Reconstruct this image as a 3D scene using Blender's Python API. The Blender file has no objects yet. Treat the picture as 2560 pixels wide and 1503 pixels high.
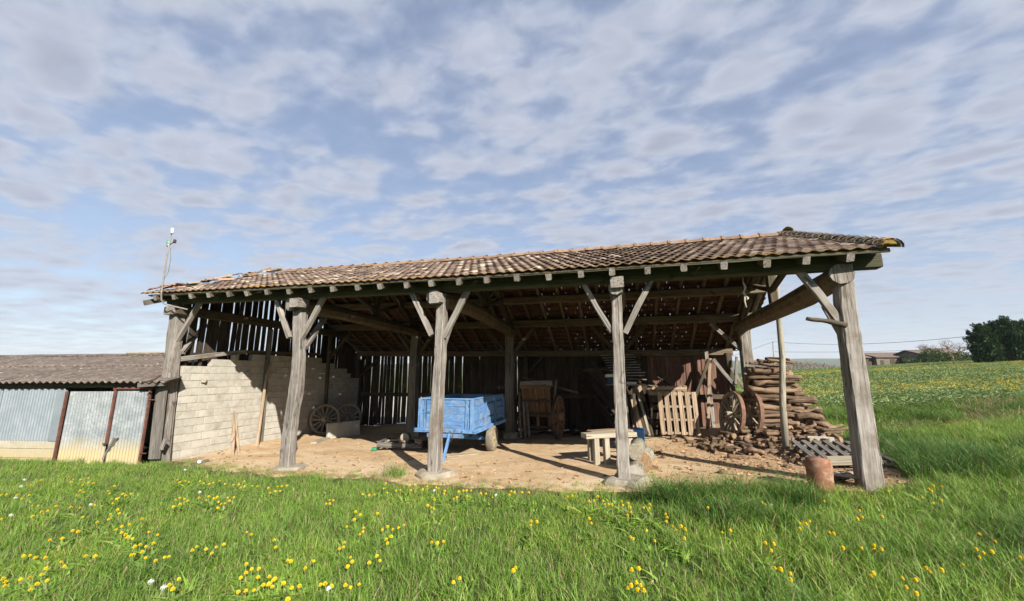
import bpy, math, random
import numpy as np
from mathutils import Vector, Matrix, Euler, noise as mnoise
random.seed(7); RNG = np.random.default_rng(7)
R = math.radians
scene = bpy.context.scene
COL = scene.collection

# ------------------------------------------------------------------ camera model
# World axes: X along the barn front, Y into the barn, Z up; origin = foot of the third front post.
SC = 1.01587                       # measuring-picture pixel -> photograph pixel
FPX, PCX, PCY, CAMH = 975.0, 1280.0, 751.5, 1.75
TH, RO, YAW = R(10.66), R(-0.3), R(15.5)
ex = np.array([math.cos(YAW), -math.sin(YAW), 0]); ey = np.array([math.sin(YAW), math.cos(YAW), 0])
ORG = np.array([-1.44200172, 7.46984043, 0.0])
_up0 = np.array([0, -math.sin(TH), math.cos(TH)]); _r0 = np.array([1.0, 0, 0])
FW = np.array([0, math.cos(TH), math.sin(TH)])
RT = math.cos(RO) * _r0 + math.sin(RO) * _up0
UP = math.cos(RO) * _up0 - math.sin(RO) * _r0
def to_barn(v): return Vector((float(v @ ex), float(v @ ey), float(v[2])))
CAM = to_barn(np.array([0, 0, CAMH]) - ORG)
def ray(x, y):
    return to_barn(FW + (x * SC - PCX) / FPX * RT - (y * SC - PCY) / FPX * UP)
def at_b(x, y, b): d = ray(x, y); return CAM + d * ((b - CAM.y) / d.y)
def at_a(x, y, a): d = ray(x, y); return CAM + d * ((a - CAM.x) / d.x)
def at_z(x, y, z): d = ray(x, y); return CAM + d * ((z - CAM.z) / d.z)
_fb = to_barn(np.array([0, 1.0, 0]))
def at_d(x, y, dep): d = ray(x, y); return CAM + d * (dep / d.dot(_fb))
def cal_xy(a, b):                  # barn -> (right, ahead) of the camera
    p = ORG + a * ex + b * ey; return p[0], p[1]
def from_cal(x, y): return to_barn(np.array([x, y, 0]) - ORG)

cam_d = bpy.data.cameras.new('camera'); cam = bpy.data.objects.new('camera', cam_d); COL.objects.link(cam)
rb, ub, fb = to_barn(RT), to_barn(UP), to_barn(FW)
cam.matrix_world = Matrix(((rb.x, ub.x, -fb.x, CAM.x), (rb.y, ub.y, -fb.y, CAM.y), (rb.z, ub.z, -fb.z, CAM.z), (0, 0, 0, 1)))
cam_d.sensor_width = 36; cam_d.lens = FPX / 2560 * 36; cam_d.clip_start = 0.05; cam_d.clip_end = 30000
scene.camera = cam

# ------------------------------------------------------------------ sun, sky, exposure
SUNDIR = Vector((1.0, -1.05, 0.84)).normalized()      # towards the sun
sun_d = bpy.data.lights.new('sun', 'SUN'); sun = bpy.data.objects.new('sun', sun_d); COL.objects.link(sun)
sun.rotation_euler = SUNDIR.to_track_quat('Z', 'Y').to_euler(); sun.location = (8, -10, 14)
sun_d.energy = 5.0; sun_d.angle = R(0.53); sun_d.color = (1.0, 0.93, 0.82)
world = bpy.data.worlds.new('World'); scene.world = world; world.use_nodes = True
def nd(nt, typ, **kw):
    n = nt.nodes.new(typ)
    for k, v in kw.items():
        if k.startswith('i_'):
            s = k[2:]; s = int(s) if s.isdigit() else s.replace('_', ' ')
            n.inputs[s].default_value = v
        else: setattr(n, k, v)
    return n
def lk(nt, a, b): nt.links.new(a, b)
def math_n(nt, op, a, b=None, clamp=False):
    n = nt.nodes.new('ShaderNodeMath'); n.operation = op; n.use_clamp = clamp
    for i, v in enumerate((a, b)):
        if v is None: continue
        if isinstance(v, (int, float)): n.inputs[i].default_value = v
        else: nt.links.new(v, n.inputs[i])
    return n.outputs[0]
def ramp(nt, fac, stops, interp='LINEAR'):
    n = nt.nodes.new('ShaderNodeValToRGB'); n.color_ramp.interpolation = interp
    e = n.color_ramp.elements
    while len(e) > 1: e.remove(e[0])
    for i, (p, c) in enumerate(stops):
        el = e[0] if i == 0 else e.new(p)
        el.position = p; c = (c, c, c) if isinstance(c, (int, float)) else c; el.color = (*c[:3], 1)
    nt.links.new(fac, n.inputs[0]); return n.outputs[0]
def mixc(nt, fac, a, b, mode='MIX'):
    n = nt.nodes.new('ShaderNodeMix'); n.data_type = 'RGBA'; n.blend_type = mode
    for s, v in ((n.inputs[0], fac), (n.inputs[6], a), (n.inputs[7], b)):
        if isinstance(v, (int, float)): s.default_value = v
        elif isinstance(v, tuple): s.default_value = (*v[:3], 1)
        else: nt.links.new(v, s)
    return n.outputs[2]
def make_world():
    nt = world.node_tree; nt.nodes.clear()
    out = nd(nt, 'ShaderNodeOutputWorld'); bg = nd(nt, 'ShaderNodeBackground'); bg.inputs[1].default_value = 0.052
    sky = nd(nt, 'ShaderNodeTexSky'); sky.sky_type = 'NISHITA'; sky.sun_disc = False
    sky.sun_elevation = math.asin(SUNDIR.z); sky.sun_rotation = math.atan2(SUNDIR.x, SUNDIR.y)
    sky.air_density = 1.0; sky.dust_density = 0.6; sky.ozone_density = 1.6; sky.altitude = 200
    tc = nd(nt, 'ShaderNodeTexCoord'); sep = nd(nt, 'ShaderNodeSeparateXYZ'); lk(nt, tc.outputs['Generated'], sep.inputs[0])
    z = math_n(nt, 'ADD', math_n(nt, 'MAXIMUM', sep.outputs[2], 0.0), 0.07)
    px = math_n(nt, 'DIVIDE', sep.outputs[0], z); py = math_n(nt, 'DIVIDE', sep.outputs[1], z)
    cmb = nd(nt, 'ShaderNodeCombineXYZ'); lk(nt, px, cmb.inputs[0]); lk(nt, py, cmb.inputs[1])
    def layer(rot, sx, sy, scale, detail, rough, dist, off):
        mp = nd(nt, 'ShaderNodeMapping'); mp.inputs['Rotation'].default_value = (0, 0, rot)
        mp.inputs['Scale'].default_value = (sx, sy, 1); mp.inputs['Location'].default_value = off
        lk(nt, cmb.outputs[0], mp.inputs[0])
        n = nd(nt, 'ShaderNodeTexNoise'); n.inputs['Scale'].default_value = scale; n.inputs['Detail'].default_value = detail
        n.inputs['Roughness'].default_value = rough; n.inputs['Distortion'].default_value = dist
        lk(nt, mp.outputs[0], n.inputs['Vector']); return n.outputs[0]
    big = layer(R(25), 0.6, 1.0, 0.55, 3, 0.5, 0.3, (3.1, 1.7, 0))
    mid = layer(R(34), 0.80, 1.25, 4.6, 3, 0.45, 0.25, (0.4, 5.0, 0))
    fine = layer(R(24), 0.9, 1.2, 11.0, 4, 0.5, 0.3, (7.0, 2.0, 0))
    mpv = nd(nt, 'ShaderNodeMapping'); mpv.inputs['Rotation'].default_value = (0, 0, R(34)); mpv.inputs['Scale'].default_value = (3.6, 5.4, 1); lk(nt, cmb.outputs[0], mpv.inputs[0])
    wv = nd(nt, 'ShaderNodeVectorMath', operation='MULTIPLY_ADD'); wn = nd(nt, 'ShaderNodeTexNoise'); wn.inputs['Scale'].default_value = 1.3; wn.inputs['Detail'].default_value = 2
    lk(nt, mpv.outputs[0], wn.inputs['Vector']); lk(nt, wn.outputs['Color'], wv.inputs[0]); wv.inputs[1].default_value = (0.9, 0.9, 0); lk(nt, mpv.outputs[0], wv.inputs[2])
    vo = nd(nt, 'ShaderNodeTexVoronoi', feature='SMOOTH_F1'); vo.inputs['Scale'].default_value = 1.0; vo.inputs['Smoothness'].default_value = 0.7; lk(nt, wv.outputs[0], vo.inputs['Vector'])
    cell = math_n(nt, 'SUBTRACT', 0.95, vo.outputs['Distance'])
    s = math_n(nt, 'ADD', math_n(nt, 'MULTIPLY', big, 0.17), math_n(nt, 'MULTIPLY', mid, 0.27))
    s = math_n(nt, 'ADD', s, math_n(nt, 'MULTIPLY', fine, 0.20)); s = math_n(nt, 'ADD', s, math_n(nt, 'MULTIPLY', cell, 0.36))
    cov = ramp(nt, s, [(0.36, 0.42), (0.43, 0.60), (0.49, 0.84), (0.55, 0.96)])
    shade = ramp(nt, s, [(0.40, (3.8, 4.5, 6.4)), (0.49, (5.0, 5.5, 6.8)), (0.55, (5.2, 5.6, 6.7)), (0.64, (4.1, 4.5, 5.6))])
    soft = ramp(nt, fine, [(0.3, 0.92), (0.7, 1.07)])
    shade = mixc(nt, 1.0, shade, soft, 'MULTIPLY')
    hz = ramp(nt, sep.outputs[2], [(0.0, 0.70), (0.10, 0.9), (0.22, 1.0)])
    cov = math_n(nt, 'MULTIPLY', cov, hz)
    skyc = mixc(nt, 1.0, sky.outputs[0], (1.6, 1.6, 1.55), 'MULTIPLY'); col = mixc(nt, cov, skyc, shade)
    lk(nt, col, bg.inputs[0]); lk(nt, bg.outputs[0], out.inputs[0])
make_world()
scene.view_settings.view_transform = 'Standard'; scene.view_settings.look = 'None'
scene.view_settings.gamma = 1.0; scene.view_settings.exposure = 1.0; scene.view_settings.use_curve_mapping = False
scene.cycles.use_denoising = True; scene.cycles.max_bounces = 6; scene.cycles.diffuse_bounces = 1
scene.cycles.transparent_max_bounces = 6; scene.cycles.transmission_bounces = 3; scene.cycles.caustics_reflective = False

# ------------------------------------------------------------------ ground height
def sst(a, b, x):
    t = np.clip((x - a) / (b - a), 0, 1); return t * t * (3 - 2 * t)
def TT(a, b):
    a = np.asarray(a, float); b = np.asarray(b, float)
    x = ORG[0] + a * ex[0] + b * ey[0]; y = ORG[1] + a * ex[1] + b * ey[1]
    aa = np.clip(a, -6.8, 8.0)
    z = 0.0245 * aa + 0.0018 * aa * aa + 0.05 * (np.clip(a, 8, 14) - 8) - 0.055
    z = z - 0.022 * np.clip(b, 0, 7) * (1 - sst(6.5, 9, a)) - 0.08 * (1 - sst(-7.5, -6.0, a)) * sst(-0.8, 0.5, b)
    z = z + 0.03 * np.sin(a * 0.9 + 1) * np.sin(b * 1.1) * sst(0.0, -2.0, b)
    r = np.hypot(x, y)
    z = z - 0.012 * np.clip(r - 25, 0, 200)
    f = 0.70 - 0.0129 * (np.clip(y, 0, 130) - 11.5) + 0.0447 * (np.clip(x, 0, 125) - 12) - np.minimum(0.0006 * np.clip(y - 92, 0, None) ** 2, 14)
    f = f + 0.05 * np.sin(x * 0.21) + 0.04 * np.sin(y * 0.17 + x * 0.05)
    yb = 10.0 + 0.35 * np.sin(x * 0.5) + 0.06 * (x - 9)
    w = sst(0, 1.5, y - yb) * sst(5.0, 8.5, x)
    z = z * (1 - w) + f * w
    az = np.arctan2(x, y)
    hill = r * np.tan(R(1.55) + R(0.5) * np.sin(az * 3.1 + 1.0) + R(0.22) * np.sin(az * 9.0) + R(0.10) * np.sin(az * 23.0))
    wh = sst(1300, 3600, r)
    z = z * (1 - wh) + np.minimum(hill, 1e9) * wh
    return z
def T(a, b): return float(TT(a, b))
def ground_hit(x, y, dz=0.0):       # picture point on the ground (dz above it)
    z = 0.0
    for _ in range(14):
        p = at_z(x, y, z + dz); z = 0.5 * z + 0.5 * T(p.x, p.y)
    p = at_z(x, y, z + dz); p.z = T(p.x, p.y); return p

# ------------------------------------------------------------------ materials
MAT = {}
def new_mat(name):
    m = bpy.data.materials.new(name); m.use_nodes = True; nt = m.node_tree; nt.nodes.clear()
    out = nd(nt, 'ShaderNodeOutputMaterial'); p = nd(nt, 'ShaderNodeBsdfPrincipled'); lk(nt, p.outputs[0], out.inputs[0])
    p.inputs['Specular IOR Level'].default_value = 0.25
    MAT[name] = m; return m, nt, p, out
def rnd_out(nt):
    g = nd(nt, 'ShaderNodeNewGeometry'); o = nd(nt, 'ShaderNodeObjectInfo')
    return math_n(nt, 'FRACT', math_n(nt, 'ADD', g.outputs['Random Per Island'], o.outputs['Random']))
def tex(nt, coord, scale, nscale=1.0, detail=5, rough=0.6, dist=0.0, off=None):
    tc = nd(nt, 'ShaderNodeTexCoord'); mp = nd(nt, 'ShaderNodeMapping'); mp.inputs['Scale'].default_value = scale
    src = tc.outputs[coord] if coord != 'World' else nd(nt, 'ShaderNodeNewGeometry').outputs['Position']
    if off is not None:
        a = nd(nt, 'ShaderNodeVectorMath', operation='ADD'); lk(nt, src, a.inputs[0]); lk(nt, off, a.inputs[1]); src = a.outputs[0]
    lk(nt, src, mp.inputs[0])
    n = nd(nt, 'ShaderNodeTexNoise'); n.inputs['Scale'].default_value = nscale; n.inputs['Detail'].default_value = detail
    n.inputs['Roughness'].default_value = rough; n.inputs['Distortion'].default_value = dist
    lk(nt, mp.outputs[0], n.inputs['Vector']); return n.outputs[0]
def offset_by_rnd(nt, rnd):
    c = nd(nt, 'ShaderNodeCombineXYZ'); m = math_n(nt, 'MULTIPLY', rnd, 37.0)
    for i in range(3): lk(nt, m, c.inputs[i])
    return c.outputs[0]
def bump(nt, p, h, strength, dist=0.02):
    b = nd(nt, 'ShaderNodeBump'); b.inputs['Strength'].default_value = strength; b.inputs['Distance'].default_value = dist
    lk(nt, h, b.inputs['Height']); lk(nt, b.outputs[0], p.inputs['Normal'])
def wood(name, cols, grain=(26, 26, 1.6), rough=0.85, var=0.25, bstr=0.5, knots=True, stain=None):
    m, nt, p, out = new_mat(name); r = rnd_out(nt); off = offset_by_rnd(nt, r)
    g1 = tex(nt, 'Object', grain, 1.0, 6, 0.65, 0.4, off)
    g2 = tex(nt, 'Object', (grain[0] * 4, grain[1] * 4, grain[2] * 2.0), 1.0, 3, 0.6, 0.1, off)
    big = tex(nt, 'Object', (2.2, 2.2, 1.1), 1.0, 4, 0.6, 0.6, off)
    s = math_n(nt, 'ADD', math_n(nt, 'MULTIPLY', g1, 0.5), math_n(nt, 'ADD', math_n(nt, 'MULTIPLY', g2, 0.18), math_n(nt, 'MULTIPLY', big, 0.32)))
    c = ramp(nt, s, [(0.30, cols[0]), (0.47, cols[1]), (0.66, cols[2])])
    crack = ramp(nt, tex(nt, 'Object', (grain[0] * 1.6, grain[1] * 1.6, 0.55), 1.0, 3, 0.5, 0.3, off), [(0.34, 0.22), (0.41, 1.0)])
    c = mixc(nt, 0.85, c, crack, 'MULTIPLY')
    kn = ramp(nt, tex(nt, 'Object', (5.5, 5.5, 3.2), 1.0, 2, 0.4, 1.2, off), [(0.66, 1.0), (0.73, 0.38)])
    if knots: c = mixc(nt, 0.8, c, kn, 'MULTIPLY')
    if stain: c = mixc(nt, math_n(nt, 'MULTIPLY', ramp(nt, tex(nt, 'Object', (3, 3, 2.2), 1, 4, 0.6, 0.5, off), [(0.5, 0.0), (0.68, 1.0)]), 0.6), c, stain)
    v = nd(nt, 'ShaderNodeHueSaturation'); lk(nt, c, v.inputs['Color'])
    lk(nt, math_n(nt, 'ADD', math_n(nt, 'MULTIPLY', r, var), 1 - var / 2), v.inputs['Value'])
    lk(nt, v.outputs[0], p.inputs['Base Color']); p.inputs['Roughness'].default_value = rough
    h = math_n(nt, 'ADD', math_n(nt, 'MULTIPLY', g1, 0.6), math_n(nt, 'MULTIPLY', crack, 0.5)); bump(nt, p, h, bstr, 0.012)
    return m
def rough_mat(name, cols, scale=6.0, rough=0.9, var=0.15, bstr=0.4, bscale=40.0, coord='Object', stops=(0.3, 0.5, 0.72), metal=0.0, spec=0.25, bdist=0.01, stain=None, st=(0.55, 0.7), stain_scale=3.0):
    m, nt, p, out = new_mat(name); r = rnd_out(nt); off = offset_by_rnd(nt, r)
    n1 = tex(nt, coord, (scale,) * 3, 1, 6, 0.62, 0.3, off); n2 = tex(nt, coord, (bscale,) * 3, 1, 4, 0.6, 0, off)
    s = math_n(nt, 'ADD', math_n(nt, 'MULTIPLY', n1, 0.72), math_n(nt, 'MULTIPLY', n2, 0.28))
    c = ramp(nt, s, list(zip(stops, cols)))
    if stain:
        c = mixc(nt, ramp(nt, tex(nt, coord, (stain_scale,) * 3, 1, 6, 0.7, 0.4, off), [(st[0], 0.0), (st[1], 1.0)]), c, stain)
    v = nd(nt, 'ShaderNodeHueSaturation'); lk(nt, c, v.inputs['Color'])
    lk(nt, math_n(nt, 'ADD', math_n(nt, 'MULTIPLY', r, var), 1 - var / 2), v.inputs['Value'])
    lk(nt, v.outputs[0], p.inputs['Base Color']); p.inputs['Roughness'].default_value = rough; p.inputs['Metallic'].default_value = metal
    p.inputs['Specular IOR Level'].default_value = spec
    bump(nt, p, s, bstr, bdist); return m
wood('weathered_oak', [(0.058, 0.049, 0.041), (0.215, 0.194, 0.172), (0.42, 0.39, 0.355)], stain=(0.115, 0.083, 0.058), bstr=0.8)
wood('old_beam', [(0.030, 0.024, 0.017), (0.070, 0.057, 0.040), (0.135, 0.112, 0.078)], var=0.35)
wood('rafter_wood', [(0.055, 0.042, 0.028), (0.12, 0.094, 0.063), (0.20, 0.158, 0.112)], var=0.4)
wood('mossy_beam', [(0.030, 0.030, 0.018), (0.065, 0.062, 0.036), (0.13, 0.115, 0.07)], stain=(0.045, 0.06, 0.022))
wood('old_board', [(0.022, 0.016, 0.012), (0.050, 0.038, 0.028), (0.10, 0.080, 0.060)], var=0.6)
wood('red_board', [(0.075, 0.04, 0.03), (0.155, 0.085, 0.062), (0.26, 0.16, 0.12)], var=0.35)
wood('grey_board', [(0.06, 0.053, 0.047), (0.14, 0.127, 0.112), (0.25, 0.23, 0.205)], var=0.4)
wood('pale_wood', [(0.17, 0.12, 0.08), (0.32, 0.235, 0.16), (0.45, 0.35, 0.25)], var=0.25)
wood('bench_wood', [(0.18, 0.15, 0.105), (0.30, 0.26, 0.195), (0.42, 0.375, 0.30)], var=0.15)
wood('cart_wood', [(0.09, 0.05, 0.028), (0.17, 0.098, 0.055), (0.26, 0.165, 0.10)], var=0.3)
wood('wheel_wood', [(0.15, 0.122, 0.088), (0.28, 0.232, 0.172), (0.42, 0.355, 0.27)], var=0.2)
wood('blue_paint', [(0.15, 0.165, 0.19), (0.082, 0.19, 0.39), (0.19, 0.325, 0.52)], grain=(7, 7, 5), var=0.16, stain=(0.26, 0.27, 0.27), rough=0.8)
wood('bark', [(0.045, 0.029, 0.019), (0.145, 0.095, 0.060), (0.31, 0.215, 0.14)], grain=(24, 24, 2.2), var=0.8, bstr=1.0)
wood('pole_wood', [(0.13, 0.115, 0.085), (0.245, 0.222, 0.175), (0.35, 0.325, 0.265)], grain=(30, 30, 2), stain=(0.2, 0.22, 0.12))
rough_mat('cut_wood', [(0.17, 0.105, 0.06), (0.27, 0.175, 0.10), (0.38, 0.27, 0.17)], 14, var=0.35)
rough_mat('concrete_block', [(0.31, 0.288, 0.242), (0.43, 0.408, 0.355), (0.51, 0.49, 0.44)], 5, 0.95, 0.18, 0.5, 90, stain=(0.25, 0.22, 0.17), st=(0.56, 0.78), stain_scale=2.2)
rough_mat('mortar', [(0.29, 0.265, 0.22), (0.40, 0.375, 0.32), (0.48, 0.455, 0.40)], 9, 0.95, 0.1, 0.6, 60)
rough_mat('stone', [(0.20, 0.172, 0.13), (0.31, 0.275, 0.22), (0.41, 0.37, 0.30)], 7, 0.9, 0.2, 0.7, 40, stain=(0.38, 0.30, 0.14), st=(0.58, 0.72))
rough_mat('terracotta', [(0.11, 0.05, 0.032), (0.21, 0.095, 0.058), (0.30, 0.16, 0.105)], 7, 0.8, 0.2, 0.4, 60, stain=(0.36, 0.24, 0.155), st=(0.52, 0.70))
rough_mat('rear_tile_shaded', [(0.045, 0.022, 0.016), (0.09, 0.043, 0.030), (0.14, 0.072, 0.05)], 6, 0.95, 0.7, 0.3, 40)  # shade under the rear slope painted in as a darker tile colour
rough_mat('ridge_clay', [(0.13, 0.082, 0.056), (0.23, 0.15, 0.103), (0.32, 0.225, 0.155)], 9, 0.92, 0.35, 0.5, 50, stain=(0.42, 0.25, 0.05), st=(0.60, 0.70))
rough_mat('pink_tile', [(0.26, 0.14, 0.10), (0.36, 0.22, 0.16), (0.44, 0.30, 0.23)], 12, 0.9, 0.2, 0.4, 60)
rough_mat('pale_backing', [(0.34, 0.31, 0.26), (0.47, 0.44, 0.38), (0.57, 0.54, 0.48)], 2, 0.95, 0.0, 0.4, 30, coord='World')  # pale colour of the added ground that brightens the board gaps
rough_mat('galvanised', [(0.36, 0.41, 0.42), (0.50, 0.56, 0.57), (0.64, 0.69, 0.69)], 5, 0.55, 0.06, 0.05, 30, metal=0.2, spec=0.4, stain=(0.44, 0.46, 0.43), st=(0.5, 0.75))
rough_mat('new_sheet', [(0.22, 0.26, 0.295), (0.29, 0.335, 0.37), (0.38, 0.42, 0.455)], 2.5, 0.42, 0.04, 0.03, 30, metal=0.35, spec=0.5)
rough_mat('red_iron', [(0.075, 0.034, 0.025), (0.135, 0.06, 0.045), (0.20, 0.105, 0.078)], 9, 0.75, 0.2, 0.4, 50)
rough_mat('dark_iron', [(0.025, 0.02, 0.018), (0.06, 0.042, 0.032), (0.12, 0.07, 0.045)], 9, 0.7, 0.2, 0.4, 60)
rough_mat('rusty_tyre_iron', [(0.08, 0.042, 0.028), (0.155, 0.085, 0.056), (0.23, 0.14, 0.095)], 9, 0.75, 0.2, 0.3, 50)
rough_mat('fibre_cement', [(0.062, 0.048, 0.040), (0.125, 0.102, 0.088), (0.21, 0.178, 0.155)], 5, 0.95, 0.05, 0.8, 34, stain=(0.40, 0.37, 0.32), st=(0.60, 0.70), stain_scale=11)
rough_mat('lichen', [(0.16, 0.10, 0.03), (0.26, 0.165, 0.04), (0.33, 0.24, 0.09)], 14, 0.95, 0.3, 0.8, 60)
rough_mat('verge_tile', [(0.10, 0.08, 0.06), (0.20, 0.16, 0.115), (0.36, 0.27, 0.15)], 9, 0.95, 0.5, 0.6, 50, stain=(0.48, 0.28, 0.04), st=(0.60, 0.68))
rough_mat('zinc_pipe', [(0.16, 0.145, 0.125), (0.24, 0.22, 0.19), (0.32, 0.30, 0.265)], 7, 0.6, 0.05, 0.1, 40)
rough_mat('glass_green', [(0.02, 0.16, 0.08), (0.04, 0.26, 0.14), (0.08, 0.34, 0.2)], 9, 0.2, 0.1, 0.0, 40, spec=0.6)
rough_mat('porcelain', [(0.45, 0.52, 0.52), (0.56, 0.62, 0.62), (0.66, 0.70, 0.70)], 9, 0.3, 0.05, 0.0, 40, spec=0.5)
rough_mat('rubber', [(0.10, 0.088, 0.07), (0.19, 0.165, 0.13), (0.30, 0.26, 0.20)], 8, 0.9, 0.1, 0.4, 60)
rough_mat('cream_paint', [(0.22, 0.175, 0.10), (0.34, 0.28, 0.175), (0.44, 0.375, 0.25)], 8, 0.7, 0.05, 0.2, 60)
rough_mat('blue_metal', [(0.03, 0.10, 0.24), (0.05, 0.17, 0.38), (0.09, 0.25, 0.48)], 5, 0.45, 0.05, 0.1, 40, stain=(0.3, 0.36, 0.42), st=(0.62, 0.72))
rough_mat('dark_blue', [(0.012, 0.02, 0.045), (0.02, 0.035, 0.075), (0.03, 0.05, 0.10)], 6, 0.6, 0.1, 0.1, 40)
rough_mat('grey_tin', [(0.20, 0.21, 0.21), (0.30, 0.31, 0.31), (0.42, 0.43, 0.42)], 6, 0.55, 0.3, 0.1, 40, metal=0.2)
rough_mat('white_thing', [(0.55, 0.53, 0.48), (0.66, 0.64, 0.6), (0.74, 0.72, 0.68)], 6, 0.7, 0.1, 0.1, 40)
rough_mat('rope', [(0.30, 0.27, 0.20), (0.44, 0.40, 0.31), (0.55, 0.51, 0.42)], 40, 0.95, 0.1, 0.6, 120)
rough_mat('wire', [(0.02, 0.02, 0.02), (0.03, 0.03, 0.03), (0.04, 0.04, 0.04)], 4, 0.8, 0, 0, 9)
rough_mat('chips', [(0.20, 0.12, 0.065), (0.34, 0.22, 0.125), (0.52, 0.38, 0.24)], 9, 0.95, 0.9, 0.3, 60)
rough_mat('yellow_petal', [(0.52, 0.33, 0.006), (0.62, 0.42, 0.008), (0.70, 0.51, 0.015)], 60, 0.8, 0.2, 0.0, 90)
rough_mat('seed_white', [(0.55, 0.55, 0.52), (0.65, 0.65, 0.62), (0.74, 0.74, 0.71)], 60, 0.9, 0.1, 0.0, 90)
rough_mat('far_wall', [(0.10, 0.085, 0.07), (0.15, 0.13, 0.105), (0.21, 0.18, 0.15)], 0.6, 0.95, 0.1, 0.0, 9)
rough_mat('far_roof', [(0.10, 0.078, 0.064), (0.15, 0.115, 0.095), (0.20, 0.16, 0.13)], 0.5, 0.95, 0.1, 0.0, 9)
rough_mat('far_white', [(0.60, 0.56, 0.50), (0.68, 0.64, 0.58), (0.74, 0.70, 0.64)], 0.6, 0.9, 0.1, 0.0, 9)
rough_mat('orange_wall', [(0.34, 0.12, 0.06), (0.42, 0.16, 0.08), (0.5, 0.2, 0.1)], 0.6, 0.9, 0.1, 0.0, 9)
rough_mat('bare_twig', [(0.12, 0.095, 0.075), (0.19, 0.155, 0.125), (0.27, 0.225, 0.185)], 2, 0.95, 0.2, 0.0, 9)
def roof_tile_mat():
    m, nt, p, out = new_mat('roof_tile'); r = rnd_out(nt); off = offset_by_rnd(nt, r)
    c = ramp(nt, r, [(0.0, (0.062, 0.043, 0.034)), (0.2, (0.108, 0.075, 0.059)), (0.5, (0.165, 0.117, 0.091)), (0.75, (0.225, 0.165, 0.128)), (0.90, (0.31, 0.24, 0.185)), (1.0, (0.45, 0.39, 0.31))])
    n = tex(nt, 'World', (9, 9, 9), 1, 6, 0.68, 0.3, off); c = mixc(nt, 0.8, c, ramp(nt, n, [(0.25, 0.55), (0.5, 1.0), (0.75, 1.35)]), 'MULTIPLY')
    l1 = tex(nt, 'World', (1.3, 1.3, 1.3), 1, 4, 0.6, 0.3); l2 = tex(nt, 'World', (22, 22, 22), 1, 4, 0.6, 0.2)
    lich = ramp(nt, math_n(nt, 'ADD', math_n(nt, 'MULTIPLY', l1, 0.55), math_n(nt, 'MULTIPLY', l2, 0.45)), [(0.58, 0.0), (0.65, 0.85)])
    c = mixc(nt, lich, c, ramp(nt, l2, [(0.45, (0.40, 0.23, 0.03)), (0.6, (0.50, 0.42, 0.30))]))
    lk(nt, c, p.inputs['Base Color']); p.inputs['Roughness'].default_value = 0.92; bump(nt, p, n, 0.5, 0.01)
roof_tile_mat()
def eave_tile_mat():
    m, nt, p, out = new_mat('eave_tile'); r = rnd_out(nt); off = offset_by_rnd(nt, r)
    n = tex(nt, 'World', (14, 14, 14), 1, 5, 0.65, 0.3, off)
    c = ramp(nt, n, [(0.32, (0.10, 0.062, 0.046)), (0.5, (0.20, 0.135, 0.088)), (0.6, (0.29, 0.205, 0.12)), (0.72, (0.42, 0.35, 0.25))])
    y = ramp(nt, tex(nt, 'World', (1.1, 1.1, 1.1), 1, 3, 0.6), [(0.5, 0.0), (0.6, 1.0)])
    c = mixc(nt, math_n(nt, 'MULTIPLY', y, ramp(nt, n, [(0.46, 0.0), (0.60, 0.8)])), c, (0.38, 0.21, 0.025))
    lk(nt, c, p.inputs['Base Color']); p.inputs['Roughness'].default_value = 0.92; bump(nt, p, n, 0.5, 0.01)
eave_tile_mat()
def leaf_mat(name, stops, trans=0.35, rough=0.6, spec=0.3, hvar=None):
    m, nt, p, out = new_mat(name); r = rnd_out(nt)
    c = ramp(nt, r, stops)
    pos = tex(nt, 'World', (0.55, 0.55, 0.55), 1, 3, 0.6, 0.3)
    c = mixc(nt, 0.7, c, ramp(nt, pos, [(0.3, (0.62, 0.68, 0.72)), (0.5, (1, 1, 1)), (0.7, (1.35, 1.22, 0.95))]), 'MULTIPLY')
    lk(nt, c, p.inputs['Base Color']); p.inputs['Roughness'].default_value = rough; p.inputs['Specular IOR Level'].default_value = spec
    t = nd(nt, 'ShaderNodeBsdfTranslucent'); lk(nt, c, t.inputs[0])
    mx = nd(nt, 'ShaderNodeMixShader'); mx.inputs[0].default_value = trans
    lk(nt, p.outputs[0], mx.inputs[1]); lk(nt, t.outputs[0], mx.inputs[2]); lk(nt, mx.outputs[0], out.inputs[0])
leaf_mat('grass_blade', [(0.0, (0.085, 0.165, 0.022)), (0.35, (0.152, 0.290, 0.036)), (0.7, (0.215, 0.36, 0.050)), (0.93, (0.28, 0.39, 0.085)), (1.0, (0.40, 0.36, 0.18))], 0.27, 0.5, 0.35)
leaf_mat('dark_grass', [(0.0, (0.045, 0.115, 0.022)), (0.5, (0.085, 0.185, 0.034)), (1.0, (0.155, 0.26, 0.055))], 0.3, 0.5, 0.3)
leaf_mat('dry_grass', [(0.0, (0.24, 0.17, 0.09)), (0.5, (0.36, 0.27, 0.15)), (1.0, (0.48, 0.38, 0.23))], 0.25, 0.7, 0.2)
leaf_mat('rape_leaf', [(0.0, (0.16, 0.225, 0.085)), (0.5, (0.24, 0.32, 0.12)), (1.0, (0.33, 0.40, 0.16))], 0.25, 0.5, 0.3)
leaf_mat('cypress_leaf', [(0.0, (0.008, 0.022, 0.007)), (0.5, (0.018, 0.045, 0.012)), (1.0, (0.045, 0.085, 0.020))], 0.1, 0.6, 0.2)
leaf_mat('hedge_leaf', [(0.0, (0.03, 0.06, 0.015)), (0.5, (0.05, 0.09, 0.02)), (1.0, (0.09, 0.12, 0.035))], 0.1, 0.6, 0.2)
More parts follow.
